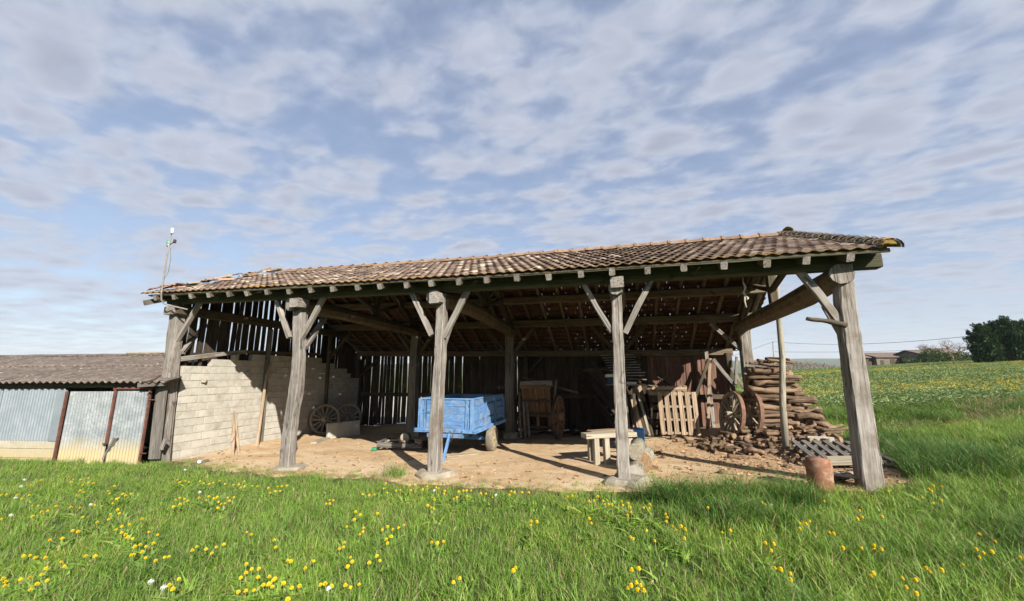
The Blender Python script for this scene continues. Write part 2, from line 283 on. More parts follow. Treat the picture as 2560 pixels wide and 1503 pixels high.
def ground_mat():
    m, nt, p, out = new_mat('ground')
    n1 = tex(nt, 'World', (0.35, 0.35, 0.35), 1, 5, 0.6, 0.3); n2 = tex(nt, 'World', (7, 7, 7), 1, 6, 0.7, 0.2)
    s = math_n(nt, 'ADD', math_n(nt, 'MULTIPLY', n1, 0.45), math_n(nt, 'MULTIPLY', n2, 0.55))
    c = ramp(nt, s, [(0.34, (0.030, 0.046, 0.012)), (0.5, (0.060, 0.088, 0.022)), (0.66, (0.115, 0.13, 0.045))])
    lk(nt, c, p.inputs['Base Color']); p.inputs['Roughness'].default_value = 0.95; bump(nt, p, n2, 0.6, 0.03)
ground_mat()
def dirt_mat():
    m, nt, p, out = new_mat('dirt')
    n1 = tex(nt, 'World', (0.55, 1.1, 1), 1, 5, 0.6, 0.8); n2 = tex(nt, 'World', (30, 30, 30), 1, 6, 0.7, 0.2); n3 = tex(nt, 'World', (5, 5, 5), 1, 5, 0.65, 0.3)
    s = math_n(nt, 'ADD', math_n(nt, 'MULTIPLY', n1, 0.5), math_n(nt, 'ADD', math_n(nt, 'MULTIPLY', n3, 0.25), math_n(nt, 'MULTIPLY', n2, 0.25)))
    c = ramp(nt, s, [(0.33, (0.34, 0.205, 0.105)), (0.45, (0.46, 0.315, 0.180)), (0.54, (0.55, 0.415, 0.265)), (0.66, (0.61, 0.495, 0.345))])
    # bark litter near the wood pile
    g = nd(nt, 'ShaderNodeNewGeometry'); sp = nd(nt, 'ShaderNodeSeparateXYZ'); lk(nt, g.outputs['Position'], sp.inputs[0])
    lit = ramp(nt, math_n(nt, 'ADD', math_n(nt, 'MULTIPLY', sp.outputs[0], 0.1), math_n(nt, 'MULTIPLY', n3, 0.35)), [(0.58, 0.0), (0.75, 0.75)])
    c = mixc(nt, lit, c, ramp(nt, n2, [(0.35, (0.20, 0.115, 0.06)), (0.5, (0.34, 0.22, 0.125)), (0.66, (0.46, 0.335, 0.21))]))
    lk(nt, c, p.inputs['Base Color']); p.inputs['Roughness'].default_value = 0.97
    bump(nt, p, math_n(nt, 'ADD', math_n(nt, 'MULTIPLY', n2, 0.5), n3), 0.7, 0.02)
dirt_mat()
def dusty(name, base, dust=(0.58, 0.47, 0.26), z0=0.05, z1=0.42, metal=0.2):   # spray of yellow clay up the foot of the shed
    m, nt, p, out = new_mat(name)
    n = tex(nt, 'World', (3, 3, 3), 1, 5, 0.6, 0.3); n2 = tex(nt, 'World', (25, 25, 25), 1, 4, 0.6)
    c = ramp(nt, math_n(nt, 'ADD', math_n(nt, 'MULTIPLY', n, 0.6), math_n(nt, 'MULTIPLY', n2, 0.4)), list(zip((0.35, 0.5, 0.65), base)))
    g = nd(nt, 'ShaderNodeNewGeometry'); sp = nd(nt, 'ShaderNodeSeparateXYZ'); lk(nt, g.outputs['Position'], sp.inputs[0])
    h = math_n(nt, 'ADD', sp.outputs[2], math_n(nt, 'MULTIPLY', math_n(nt, 'SUBTRACT', n, 0.5), 0.3))
    d = nd(nt, 'ShaderNodeMapRange'); d.inputs[1].default_value = z1; d.inputs[2].default_value = z0; lk(nt, h, d.inputs[0])
    c = mixc(nt, math_n(nt, 'MULTIPLY', d.outputs[0], 0.92), c, dust)
    lk(nt, c, p.inputs['Base Color']); p.inputs['Roughness'].default_value = 0.6; p.inputs['Metallic'].default_value = 0.0
    bump(nt, p, n2, 0.15, 0.005)
dusty('door_sheet', [(0.15, 0.175, 0.185), (0.225, 0.25, 0.262), (0.34, 0.36, 0.368)], dust=(0.42, 0.345, 0.19))
dusty('plinth', [(0.27, 0.25, 0.21), (0.36, 0.34, 0.29), (0.43, 0.41, 0.36)], dust=(0.42, 0.345, 0.19), z0=-0.05, z1=0.36)
# ------------------------------------------------------------------ mesh helpers
class MB:
    def __init__(s): s.v = []; s.f = []; s.m = []
    def add(s, vs, fs, mi=0):
        o = len(s.v); s.v.extend([tuple(v) for v in vs]); s.f.extend([tuple(i + o for i in f) for f in fs]); s.m.extend([mi] * len(fs))
    def box(s, x0, x1, y0, y1, z0, z1, mi=0, M=None, jit=0.0):
        vs = [Vector((x, y, z)) for z in (z0, z1) for y in (y0, y1) for x in (x0, x1)]
        if jit: vs = [v + Vector((random.uniform(-jit, jit) for _ in range(3))) for v in vs]
        if M is not None: vs = [M @ v for v in vs]
        s.add(vs, [(0, 2, 3, 1), (4, 5, 7, 6), (0, 1, 5, 4), (2, 6, 7, 3), (1, 3, 7, 5), (0, 4, 6, 2)], mi)
    def tube(s, pts, rad, n=8, caps=True, mi=0, capm=None, flat=1.0, jit=0.0):
        pts = [Vector(p) for p in pts]; k = len(pts)
        rads = rad if isinstance(rad, (list, tuple)) else [rad] * k
        o = len(s.v); prev = None
        for i, p in enumerate(pts):
            d = (pts[min(i + 1, k - 1)] - pts[max(i - 1, 0)]).normalized()
            if prev is None:
                ref = Vector((0, 0, 1)) if abs(d.z) < 0.9 else Vector((1, 0, 0)); x = d.cross(ref).normalized()
            else:
                x = (prev - d * prev.dot(d)).normalized()
            y = d.cross(x); prev = x
            for j in range(n):
                a = 2 * math.pi * j / n; r = rads[i] * (1 + random.uniform(-jit, jit))
                s.v.append(tuple(p + x * (math.cos(a) * r) + y * (math.sin(a) * r * flat)))
        for i in range(k - 1):
            for j in range(n):
                s.f.append((o + i * n + j, o + i * n + (j + 1) % n, o + (i + 1) * n + (j + 1) % n, o + (i + 1) * n + j)); s.m.append(mi)
        if caps:
            cm = mi if capm is None else capm
            s.f.append(tuple(o + j for j in range(n))[::-1]); s.m.append(cm)
            s.f.append(tuple(o + (k - 1) * n + j for j in range(n))); s.m.append(cm)
    def mesh(s, name, mats, smooth=False):
        me = bpy.data.meshes.new(name); me.from_pydata(s.v, [], s.f)
        for m in (mats if isinstance(mats, (list, tuple)) else [mats]): me.materials.append(MAT[m])
        if any(s.m): me.polygons.foreach_set('material_index', s.m)
        if smooth: me.polygons.foreach_set('use_smooth', [len(f) <= 4 for f in s.f])
        me.update(); return me
    def obj(s, name, mats, parent=None, M=None, smooth=False):
        return link(name, s.mesh(name, mats, smooth), parent, M)
def link(name, data, parent=None, M=None):
    o = bpy.data.objects.new(name, data); COL.objects.link(o)
    if parent is not None: o.parent = parent
    if M is not None: o.matrix_local = M
    return o
def tag(o, label, cat, group=None):
    o['label'] = label; o['category'] = cat
    if group: o['group'] = group
    return o
def thing(name, label, cat, M=None, group=None):
    o = link(name, None, None, M); o.empty_display_size = 0.2; return tag(o, label, cat, group)
def TRS(loc, rz=0, rx=0, ry=0): return Matrix.Translation(Vector(loc)) @ Euler((rx, ry, rz)).to_matrix().to_4x4()
def axis_frame(p0, p1, xref=None):
    p0 = Vector(p0); d = (Vector(p1) - p0); L = d.length; d.normalize()
    if xref is None: xref = Vector((1, 0, 0)) if abs(d.z) > 0.75 else d.cross(Vector((0, 0, 1)))
    x = Vector(xref); x = (x - d * x.dot(d)).normalized(); y = d.cross(x)
    M = Matrix(((x.x, y.x, d.x, p0.x), (x.y, y.y, d.y, p0.y), (x.z, y.z, d.z, p0.z), (0, 0, 0, 1)))
    return M, L
def beam_mesh(name, offs, w, h, mats, wob=0.008, ch=0.18, capm=False):
    """offs: list of (x, y, z, scale) along local z; a hewn, slightly chamfered section."""
    s = MB(); n = 8; hw, hh = w / 2, h / 2; c = ch * min(hw, hh)
    prof = [(hw - c, -hh), (hw, -hh + c), (hw, hh - c), (hw - c, hh), (-hw + c, hh), (-hw, hh - c), (-hw, -hh + c), (-hw + c, -hh)]
    for (ox, oy, oz, sc) in offs:
        for (px, py) in prof:
            s.v.append((ox + px * sc + random.uniform(-wob, wob), oy + py * sc + random.uniform(-wob, wob), oz + random.uniform(-wob, wob) * 0.3))
    k = len(offs)
    for i in range(k - 1):
        for j in range(n): s.f.append((i * n + j, i * n + (j + 1) % n, (i + 1) * n + (j + 1) % n, (i + 1) * n + j)); s.m.append(0)
    s.f.append(tuple(range(n))[::-1]); s.f.append(tuple((k - 1) * n + j for j in range(n))); s.m.extend([1 if capm else 0] * 2)
    return s.mesh(name, mats)
def beam(name, p0, p1, w, h, mat, parent=None, wob=0.006, seg=0.45, bow=0.0, xref=None, endmat=None, taper=1.0):
    M, L = axis_frame(p0, p1, xref); k = max(2, int(L / seg) + 1); offs = []
    ph = random.uniform(0, 6)
    for i in range(k):
        t = i / (k - 1); offs.append((wob * math.sin(ph + t * 5) * 1.2, bow * math.sin(math.pi * t) + wob * math.sin(ph * 2 + t * 4), t * L, 1 + (taper - 1) * t))
    me = beam_mesh(name, offs, w, h, [mat, endmat] if endmat else mat, wob, capm=bool(endmat))
    return link(name, me, parent, M)
def poly_beam(name, pts, ws, hs, mat, parent=None, wob=0.006):
    """crooked timber through pts; ws across X, hs across Y."""
    M, L = axis_frame(pts[0], pts[-1]); Mi = M.inverted()
    lp = [Mi @ Vector(p) for p in pts]; s = MB(); fine = []
    for i in range(len(lp) - 1):
        for q in range(4):
            t = q / 4; fine.append((lp[i].lerp(lp[i + 1], t), ws[i] * (1 - t) + ws[i + 1] * t, hs[i] * (1 - t) + hs[i + 1] * t))
    fine.append((lp[-1], ws[-1], hs[-1]))
    # soften the corners of the polyline
    for _ in range(2):
        fine = [fine[0]] + [((fine[i - 1][0] + fine[i][0] * 2 + fine[i + 1][0]) / 4, fine[i][1], fine[i][2]) for i in range(1, len(fine) - 1)] + [fine[-1]]
    for (p, w, h) in fine:
        hw, hh = w / 2, h / 2; c = 0.16 * min(hw, hh)
        for (px, py) in [(hw - c, -hh), (hw, -hh + c), (hw, hh - c), (hw - c, hh), (-hw + c, hh), (-hw, hh - c), (-hw, -hh + c), (-hw + c, -hh)]:
            s.v.append((p.x + px + random.uniform(-wob, wob), p.y + py + random.uniform(-wob, wob), p.z))
    n = 8; k = len(fine)
    for i in range(k - 1):
        for j in range(n): s.f.append((i * n + j, i * n + (j + 1) % n, (i + 1) * n + (j + 1) % n, (i + 1) * n + j)); s.m.append(0)
    s.f.append(tuple(range(n))[::-1]); s.f.append(tuple((k - 1) * n + j for j in range(n))); s.m.extend([0, 0])
    return s.obj(name, mat, parent, M)
def log_mesh(name, L, r, mats=('bark', 'cut_wood'), n=8, bend=0.06, taper=0.85, jit=0.10, seg=6, split=False):
    s = MB(); a = random.uniform(0, 6); pts = []; rr = []
    for i in range(seg):
        t = i / (seg - 1); k = math.sin(math.pi * t) * bend * L + random.uniform(-1, 1) * 0.02 * L * bend * 8
        pts.append((math.cos(a) * k, math.sin(a) * k, t * L)); rr.append(r * (1 + (taper - 1) * t) * random.uniform(0.9, 1.1))
    s.tube(pts, rr, n, True, 0, 1, jit=jit)
    return s.mesh(name, mats, smooth=True)
def rock_mesh(name, sx, sy, sz, mat, sub=2, amp=0.12, flat=0.0, seed=0):
    import bmesh
    bm = bmesh.new(); bmesh.ops.create_cube(bm, size=1.0)
    bmesh.ops.bevel(bm, geom=bm.edges[:], offset=0.12, segments=1, affect='EDGES')
    bmesh.ops.subdivide_edges(bm, edges=bm.edges[:], cuts=sub, use_grid_fill=True)
    for v in bm.verts:
        d = mnoise.noise_vector(v.co * 2.3 + Vector((seed * 7.1, seed * 3.3, 1))) * amp
        v.co += d; v.co.x *= sx; v.co.y *= sy; v.co.z *= sz
    me = bpy.data.meshes.new(name); bm.to_mesh(me); bm.free(); me.materials.append(MAT[mat]); return me
def copy_tree(o, parent=None):
    c = o.copy(); COL.objects.link(c); c.parent = parent
    for ch in o.children:
        copy_tree(ch, c).matrix_local = ch.matrix_local
    return c

# ------------------------------------------------------------------ scatter of instanced tufts (one "stuff" object each)
def scatter(name, pts, rots, scls, idx, protos, label, cat):
    col = bpy.data.collections.new(name + '_source')
    for i, p in enumerate(protos):
        po = bpy.data.objects.new('%s_sprig_%02d' % (name, i), p); col.objects.link(po)
    me = bpy.data.meshes.new(name); me.vertices.add(len(pts)); me.vertices.foreach_set('co', np.asarray(pts, np.float32).ravel())
    for an, ty, key, val in (('rot', 'FLOAT_VECTOR', 'vector', rots), ('scl', 'FLOAT', 'value', scls), ('idx', 'INT', 'value', idx)):
        at = me.attributes.new(an, ty, 'POINT'); at.data.foreach_set(key, np.asarray(val, np.int32 if ty == 'INT' else np.float32).ravel())
    me.update(); o = link(name, me); tag(o, label, cat); o['kind'] = 'stuff'
    ng = bpy.data.node_groups.new(name + '_nodes', 'GeometryNodeTree')
    ng.interface.new_socket('Geometry', in_out='INPUT', socket_type='NodeSocketGeometry'); ng.interface.new_socket('Geometry', in_out='OUTPUT', socket_type='NodeSocketGeometry')
    gi = ng.nodes.new('NodeGroupInput'); go = ng.nodes.new('NodeGroupOutput'); ip = ng.nodes.new('GeometryNodeInstanceOnPoints')
    ci = ng.nodes.new('GeometryNodeCollectionInfo'); ci.inputs[0].default_value = col; ci.inputs[1].default_value = True; ci.inputs[2].default_value = True
    def na(n, t): a = ng.nodes.new('GeometryNodeInputNamedAttribute'); a.data_type = t; a.inputs[0].default_value = n; return a.outputs[0]
    ng.links.new(gi.outputs[0], ip.inputs['Points']); ng.links.new(ci.outputs[0], ip.inputs['Instance']); ip.inputs['Pick Instance'].default_value = True
    ng.links.new(na('idx', 'INT'), ip.inputs['Instance Index']); ng.links.new(na('rot', 'FLOAT_VECTOR'), ip.inputs['Rotation']); ng.links.new(na('scl', 'FLOAT'), ip.inputs['Scale'])
    ng.links.new(ip.outputs[0], go.inputs[0])
    md = o.modifiers.new('scatter', 'NODES'); md.node_group = ng; return o
def tuft_mesh(name, nb, rad, h0, h1, w, lean, mat, seg=3, flop=0.5, straw=0.07):
    s = MB()
    for _ in range(nb):
        a = random.uniform(0, 2 * math.pi); rr = rad * math.sqrt(random.random()); bx, by = rr * math.cos(a), rr * math.sin(a)
        h = random.uniform(h0, h1); la = random.uniform(0, 2 * math.pi); ln = random.uniform(0.1, lean) * h; wd = w * random.uniform(0.7, 1.3)
        fa = la + random.uniform(-0.8, 0.8) + math.pi / 2; fx, fy = math.cos(fa), math.sin(fa); vs = []
        for i in range(seg + 1):
            t = i / seg; k = ln * (t * t) * (1 + flop * t); z = h * (t - flop * 0.25 * t ** 3)
            ww = wd * (1 - t) ** 0.7 * 0.5 if i < seg else 0
            cx, cy = bx + math.cos(la) * k, by + math.sin(la) * k
            vs += [(cx - fx * ww, cy - fy * ww, z), (cx + fx * ww, cy + fy * ww, z)] if i < seg else [(cx, cy, z)]
        fs = [(2 * i, 2 * i + 1, 2 * i + 3, 2 * i + 2) for i in range(seg - 1)] + [(2 * seg - 2, 2 * seg - 1, 2 * seg)]
        s.add(vs, fs, 1 if random.random() < straw else 0)
    return s.mesh(name, [mat, 'dry_grass'])

# edge of the bare earth: (a, front b)
EDGE = [(-7.3, 0.25), (-6.0, -0.10), (-4.7, -0.42), (-3.2, -0.58), (-1.1, -0.42), (0.0, -0.62), (1.2, -0.62), (2.5, -0.66), (3.7, -0.58), (5.35, -0.42), (6.5, -0.12), (7.25, 0.25), (7.9, 1.1)]
def front_edge(a):
    a = np.asarray(a, float); return np.interp(a, [e[0] for e in EDGE], [e[1] for e in EDGE])
def right_edge(b): return np.interp(np.asarray(b, float), [0.2, 1.2, 2.5, 4, 5.5, 7.4], [7.2, 7.6, 7.8, 8.05, 8.2, 8.2])
# ------------------------------------------------------------------ ground sheet
def build_ground():
    rs = [0.0] + list(np.geomspace(0.6, 4.5, 12)) + list(np.arange(4.9, 17, 0.36)) + list(np.geomspace(17.5, 9000, 120))
    na = 420; cx, cy = 0.0, 0.0
    A = np.linspace(0, 2 * math.pi, na, endpoint=False)
    xs = np.array([[r * math.sin(t) for t in A] for r in rs[1:]]); ys = np.array([[r * math.cos(t) for t in A] for r in rs[1:]])
    P = np.stack([xs - ORG[0], ys - ORG[1]], -1); a = P @ ex[:2]; b = P @ ey[:2]; z = TT(a, b)
    # fine unevenness outside the barn
    z = z + 0.012 * np.sin(a * 5.1 + np.sin(b * 3)) * np.sin(b * 4.3) * (b < front_edge(a) - .3) * (np.hypot(xs, ys) < 40)
    z = z - 0.10 * ((b > front_edge(a) + .45) & (a > -6.6) & (a < right_edge(b) - .5) & (b < 6.9))
    verts = [(CAM.x, CAM.y, T(CAM.x, CAM.y))] + list(zip(a.ravel(), b.ravel(), z.ravel()))
    faces = [(0, 1 + (j + 1) % na, 1 + j) for j in range(na)]
    for i in range(len(rs) - 2):
        o0, o1 = 1 + i * na, 1 + (i + 1) * na
        faces += [(o0 + j, o0 + (j + 1) % na, o1 + (j + 1) % na, o1 + j) for j in range(na)]
    s = MB(); s.v = verts; s.f = faces; s.m = [0] * len(faces)
    g = s.obj('ground', 'ground', smooth=True); g['kind'] = 'structure'
build_ground()
def floor_z(a, b):
    a = np.asarray(a, float); b = np.asarray(b, float)
    n = 0.009 * np.sin(a * 3.3 + 1.3 * np.sin(b * 2.1)) * np.sin(b * 2.9 + a) + 0.004 * np.sin(a * 9.1 + b * 7.3) * np.sin(b * 8.3 - a * 2)
    heap = 0.10 * np.exp(-((a + 6.6) / 0.35) ** 2) * sst(0.6, 2.5, b) + 0.22 * np.exp(-(((a + 4.6) / 1.3) ** 2 + ((b - 6.6) / 0.8) ** 2))
    return TT(a, b) + 0.014 + n + heap
def FZ(a, b): return float(floor_z(a, b))
def floor_hit(x, y, dz=0.0):
    z = 0.0
    for _ in range(14):
        p = at_z(x, y, z + dz); z = 0.5 * z + 0.5 * FZ(p.x, p.y)
    p = at_z(x, y, z + dz); p.z = FZ(p.x, p.y); return p
def build_floor():
    s = MB(); A = np.arange(-7.3, 8.35, 0.1); nb = 84
    V = np.zeros((len(A), nb, 3))
    for i, a in enumerate(A):
        lo = float(front_edge(a)) + 0.06 * math.sin(a * 4.7) + 0.05 * math.sin(a * 11.3 + 1)
        if a > 7.2: lo = max(lo, float(np.interp(a, [7.2, 7.6, 7.8, 8.05, 8.2, 8.4], [0.2, 1.2, 2.5, 4.0, 5.5, 7.2])))
        hi = 7.4
        bb = np.linspace(lo, max(hi, lo + 0.02), nb); V[i, :, 0] = a; V[i, :, 1] = bb; V[i, :, 2] = floor_z(a, bb)
        V[i, :2, 2] -= np.array([0.06, 0.012])
        if i < 2 or i > len(A) - 3: V[i, :, 2] -= 0.04
    s.v = [tuple(v) for v in V.reshape(-1, 3)]
    for i in range(len(A) - 1):
        for j in range(nb - 1):
            s.f.append((i * nb + j, (i + 1) * nb + j, (i + 1) * nb + j + 1, i * nb + j + 1))
    s.m = [0] * len(s.f); f = s.obj('earth_floor', 'dirt', smooth=True); f['kind'] = 'structure'
build_floor()

# ------------------------------------------------------------------ the barn
barn = thing('open_barn', 'long open-fronted timber barn with grey oak posts and mossy brown tiled roof', 'barn')
POSTA = [-6.8, -3.33, 0.0, 3.35, 6.62]
RIDGE = (2.8, 4.83); EAVE = (-0.45, 3.52); REAR = (7.35, 2.56)
def roof_z(b): return EAVE[1] + (b - EAVE[0]) * (RIDGE[1] - EAVE[1]) / (RIDGE[0] - EAVE[0]) if b < RIDGE[0] else RIDGE[1] + (b - RIDGE[0]) * (REAR[1] - RIDGE[1]) / (REAR[0] - RIDGE[0])
def sag(a): return -0.03 * math.sin(math.pi * (a + 7.4) / 14.8) ** 2 - 0.0145 * a
# front posts: picture points of the axis, foot first
def post_from(pix, ws, hs, z0, foot, b=0.0):
    pts = [at_b(x, y, b) for x, y in pix]; pts[0].z = z0
    return poly_beam('post', pts, ws, hs, 'weathered_oak', barn, 0.007)
def stone(a, b, sx, sy, sz, z, seed): link('footing_stone', rock_mesh('footing_stone', sx, sy, sz, 'stone', 2, 0.10, seed=seed), barn, TRS((a, b, z), seed * 0.4))
post_from([(397, 1132), (404, 1060), (416, 960), (424, 880), (434, 800), (441, 752)], [.255, .246, .246, .229, .238, .238], [.229] * 6, -0.20, 0)
post_from([(707, 1147), (711, 1090), (717, 1030), (731, 950), (737, 870), (737, 800), (741, 735)], [.229, .229, .220, .229, .194, .202, .194], [.194] * 7, -0.09, 0)
post_from([(1070, 1163), (1072, 1080), (1077, 980), (1084, 880), (1086, 800), (1090, 735)], [.194, .194, .176, .158, .158, .158], [.238, .238, .220, .211, .211, .211], -0.02, 0)
post_from([(1536, 1180), (1531, 1090), (1527, 990), (1523, 880), (1519, 780), (1516, 695)], [.194, .194, .185, .176, .163, .163], [.176] * 6, 0.08, 0)
post_from([(2140, 1196), (2127, 1090), (2110, 970), (2092, 850), (2080, 760), (2070, 655)], [.238, .233, .224, .216, .207, .198], [.246, .246, .238, .229, .220, .220], 0.14, 0)
for (x, y, sx, sy, sz, sd) in [(705, 1160, .62, .50, .34, 1), (1072, 1172, .62, .56, .32, 2), (1545, 1192, .66, .60, .36, 3)]:
    p = at_b(x, y, 0.0); stone(p.x, 0.02, sx, sy, sz + .06, p.z - 0.10, sd)
# posts of the middle row
MIDB = 5.1
for a in POSTA[1:]:
    z0 = FZ(a, MIDB); w = .26
    poly_beam('post', [(a + .02, MIDB, z0 + 0.10), (a + .05 * math.sin(a), MIDB, 1.0), (a, MIDB, 2.0), (a + .02, MIDB, 3.05)], [w + .04, w, w, w], [w, w, w, w], 'grey_board' if a < 6 else 'weathered_oak', barn)
    stone(a, MIDB, .42, .42, .34, z0 + 0.0, a + 9)
# rear-wall posts
for a in (-6.75, -3.4, 0.1, 3.4, 6.6):
    beam('post', (a, 6.86, FZ(a, 6.86) - .05), (a, 6.86, 2.36), .17, .17, 'old_beam', barn)
# eave plate, purlins, ridge, rear plate
def long_beam(name, b, dz, w, h, mat, a0, a1, z=None, **k):
    n = 6; pts = []
    for i in range(n + 1):
        a = a0 + (a1 - a0) * i / n; pts.append((a, b, (z if z is not None else roof_z(b) + dz) + sag(a)))
    M, L = axis_frame(pts[0], pts[-1]); Mi = M.inverted(); offs = []
    for i in range(n * 4 + 1):
        t = i / 4; q = min(int(t), n - 1); p = Mi @ Vector(pts[q]).lerp(Vector(pts[q + 1]), t - q); offs.append((p.x, p.y, p.z, 1.0))
    return link(name, beam_mesh(name, offs, w, h, mat, 0.006), barn, M)
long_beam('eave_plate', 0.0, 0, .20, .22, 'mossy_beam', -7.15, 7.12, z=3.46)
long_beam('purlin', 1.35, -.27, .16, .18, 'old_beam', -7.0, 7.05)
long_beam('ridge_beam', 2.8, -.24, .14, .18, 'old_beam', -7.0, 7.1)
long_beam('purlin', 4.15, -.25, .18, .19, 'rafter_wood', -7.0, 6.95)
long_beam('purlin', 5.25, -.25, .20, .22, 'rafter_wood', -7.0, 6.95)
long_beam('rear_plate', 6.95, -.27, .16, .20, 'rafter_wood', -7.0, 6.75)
# tie beams: heavy curved logs from the front posts to the middle row
for a, zb, zf, rr, bow in ((-3.33, 3.12, 3.20, .17, .05), (0.0, 3.06, 3.22, .175, .16), (3.35, 3.10, 3.22, .14, .0)):
    s = MB(); pts = [(a + .04 * math.sin(i), -0.22 + i * (MIDB + .45) / 8, zf + sag(a) + (zb - zf) * i / 8 + bow * math.sin(math.pi * (i / 8)) ) for i in range(9)]
    s.tube(pts, [rr * (.85 if i == 0 else random.uniform(.94, 1.06)) for i in range(9)], 9, True, 0, 1, jit=.05)
    s.obj('tie_beam', ['rafter_wood', 'weathered_oak'], barn)
s = MB(); p5 = [at_b(2072, 674, -0.16), at_b(2048, 690, 0.2)] + [at_a(x, y, 6.62) for x, y in ((1990, 725), (1925, 757), (1868, 783))] + [Vector((6.62, 4.6, 3.02)), Vector((6.62, 5.4, 2.99))]
s.tube(p5, [.155, .17, .19, .19, .18, .17, .16], 10, True, 0, 1, jit=.05); s.obj('tie_beam', ['rafter_wood', 'weathered_oak'], barn)
beam('tie_beam', (-6.74, -0.15, 3.30), (-6.74, 6.9, 3.22), .18, .22, 'old_beam', barn)
beam('tie_end', (-6.86, -0.24, 3.27), (-6.86, .3, 3.27), .24, .20, 'weathered_oak', barn)
for x, y, w in ((731, 745, .24), (1074, 733, .22), (1517, 698, .22)):
    p = at_b(x, y, -0.2); beam('tie_end', (p.x, -0.30, p.z), (p.x, 0.0, p.z), w, .20, 'weathered_oak', barn, wob=.012)
# trusses: principal rafters, king posts, struts
for a in POSTA[1:]:
    x = a + .03; zt = 3.15
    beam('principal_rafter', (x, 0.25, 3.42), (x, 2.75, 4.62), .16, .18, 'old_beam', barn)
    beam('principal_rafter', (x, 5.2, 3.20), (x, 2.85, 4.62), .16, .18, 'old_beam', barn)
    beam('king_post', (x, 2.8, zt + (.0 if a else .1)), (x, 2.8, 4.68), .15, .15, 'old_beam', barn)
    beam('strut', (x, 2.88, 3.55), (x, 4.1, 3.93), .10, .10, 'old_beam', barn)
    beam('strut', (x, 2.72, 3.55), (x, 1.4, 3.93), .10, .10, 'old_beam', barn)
# wind braces of the ridge
for a in POSTA[1:-1]:
    for sgn in (-1, 1): beam('ridge_brace', (a + .03 + sgn * .05, 2.8, 3.75), (a + .03 + sgn * .75, 2.8, 4.6 + sag(a)), .09, .09, 'old_beam', barn)
# braces of the front posts (picture points, on the front plane)
for x0, y0, x1, y1, b0, b1, w in ((713, 832, 682, 742, -.02, 0, .105), (742, 835, 797, 730, -.02, 0, .11), (750, 855, 800, 782, .1, .9, .11), (1062, 826, 1016, 722, -.02, 0, .115), (1092, 830, 1152, 715, -.02, 0, .12), (1092, 850, 1120, 775, .1, .9, .10),
                                  (1506, 818, 1437, 700, 0, 0, .10), (1538, 820, 1606, 686, 0, 0, .10), (432, 846, 492, 745, 0, 0, .11), (446, 868, 505, 800, .1, 1.0, .11), (2072, 800, 1958, 655, -.02, 0, .12), (2066, 815, 2028, 752, .15, .9, .10)):
    beam('brace', at_b(x0, y0, b0), at_b(x1, y1, b1), w * .86, w * .8, 'weathered_oak', barn, wob=.007)
# braces of the middle row
for a in POSTA[1:]:
    for sgn in (-1, 1):
        if a > 6 and sgn > 0: continue
        beam('brace', (a + sgn * .1, MIDB + .02, 2.35), (a + sgn * .78, MIDB + .1, 3.22 + sag(a)), .10, .10, 'old_beam' if a < 6 else 'weathered_oak', barn)
for a in (-6.7,): beam('brace', (a, 5.0, 2.3), (a + .75, 5.1, 3.2), .10, .10, 'old_beam', barn)
for (xa, xb) in ((-6.7, -6.0), (3.4, 2.8), (3.4, 4.0), (0.1, .7)): beam('brace', (xa, 6.86, 1.72), (xb, 6.9, 2.33), .09, .09, 'old_beam', barn)
beam('rail', (-6.7, 6.93, .98), (6.55, 6.93, 1.02), .07, .14, 'old_beam', barn)
beam('purlin_post', (5.95, 6.7, FZ(5.95, 6.7)), (5.95, 6.7, 2.42), .10, .10, 'weathered_oak', barn)
# rafters and battens
RA = np.linspace(-7.02, 6.60, 26)
for a in RA:
    a = a + random.uniform(-.03, .03); sg = sag(a)
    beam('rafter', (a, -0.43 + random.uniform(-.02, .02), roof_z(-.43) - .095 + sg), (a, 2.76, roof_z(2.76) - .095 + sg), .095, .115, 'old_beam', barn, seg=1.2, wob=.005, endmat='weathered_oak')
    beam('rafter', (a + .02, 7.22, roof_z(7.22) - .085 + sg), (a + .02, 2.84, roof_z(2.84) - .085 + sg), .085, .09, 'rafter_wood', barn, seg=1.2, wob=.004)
GAUGE = 0.25
def slope_pt(front, d):                 # distance d up from the lower edge
    e = EAVE if front else REAR; L = math.hypot(RIDGE[0] - e[0], RIDGE[1] - e[1])
    return e[0] + (RIDGE[0] - e[0]) * d / L, e[1] + (RIDGE[1] - e[1]) * d / L
LF = math.hypot(RIDGE[0] - EAVE[0], RIDGE[1] - EAVE[1]); LR = math.hypot(RIDGE[0] - REAR[0], RIDGE[1] - REAR[1])
for front, L in ((True, LF), (False, LR)):
    k = 0
    while k * GAUGE < L - .05:
        b, z = slope_pt(front, k * GAUGE + .05)
        me = MB(); pts = [(a, b, z - .028 + sag(a)) for a in np.linspace(-7.3, 7.0, 13)]
        for i in range(12):
            (xa, _, za), (xb, _, zb) = pts[i], pts[i + 1]
            me.add([(xa, b - .018, za - .012), (xa, b + .018, za - .012), (xa, b + .018, za + .012), (xa, b - .018, za + .012), (xb, b - .018, zb - .012), (xb, b + .018, zb - .012), (xb, b + .018, zb + .012), (xb, b - .018, zb + .012)],
                   [(0, 1, 5, 4), (1, 2, 6, 5), (2, 3, 7, 6), (3, 0, 4, 7)] + ([(0, 3, 2, 1)] if i == 0 else []) + ([(4, 5, 6, 7)] if i == 11 else []))
        me.obj('batten', 'rafter_wood' if not front else 'old_beam', barn); k += 1
beam('eave_board', (-7.25, -.40, roof_z(-.40) - .030 + sag(-7.2)), (0, -.40, roof_z(-.40) - .030 + sag(0)), .03, .05, 'mossy_beam', barn)
beam('eave_board', (0.003, -.40, roof_z(-.40) - .030 + sag(0)), (7.05, -.40, roof_z(-.40) - .030 + sag(7.2)), .03, .05, 'mossy_beam', barn)
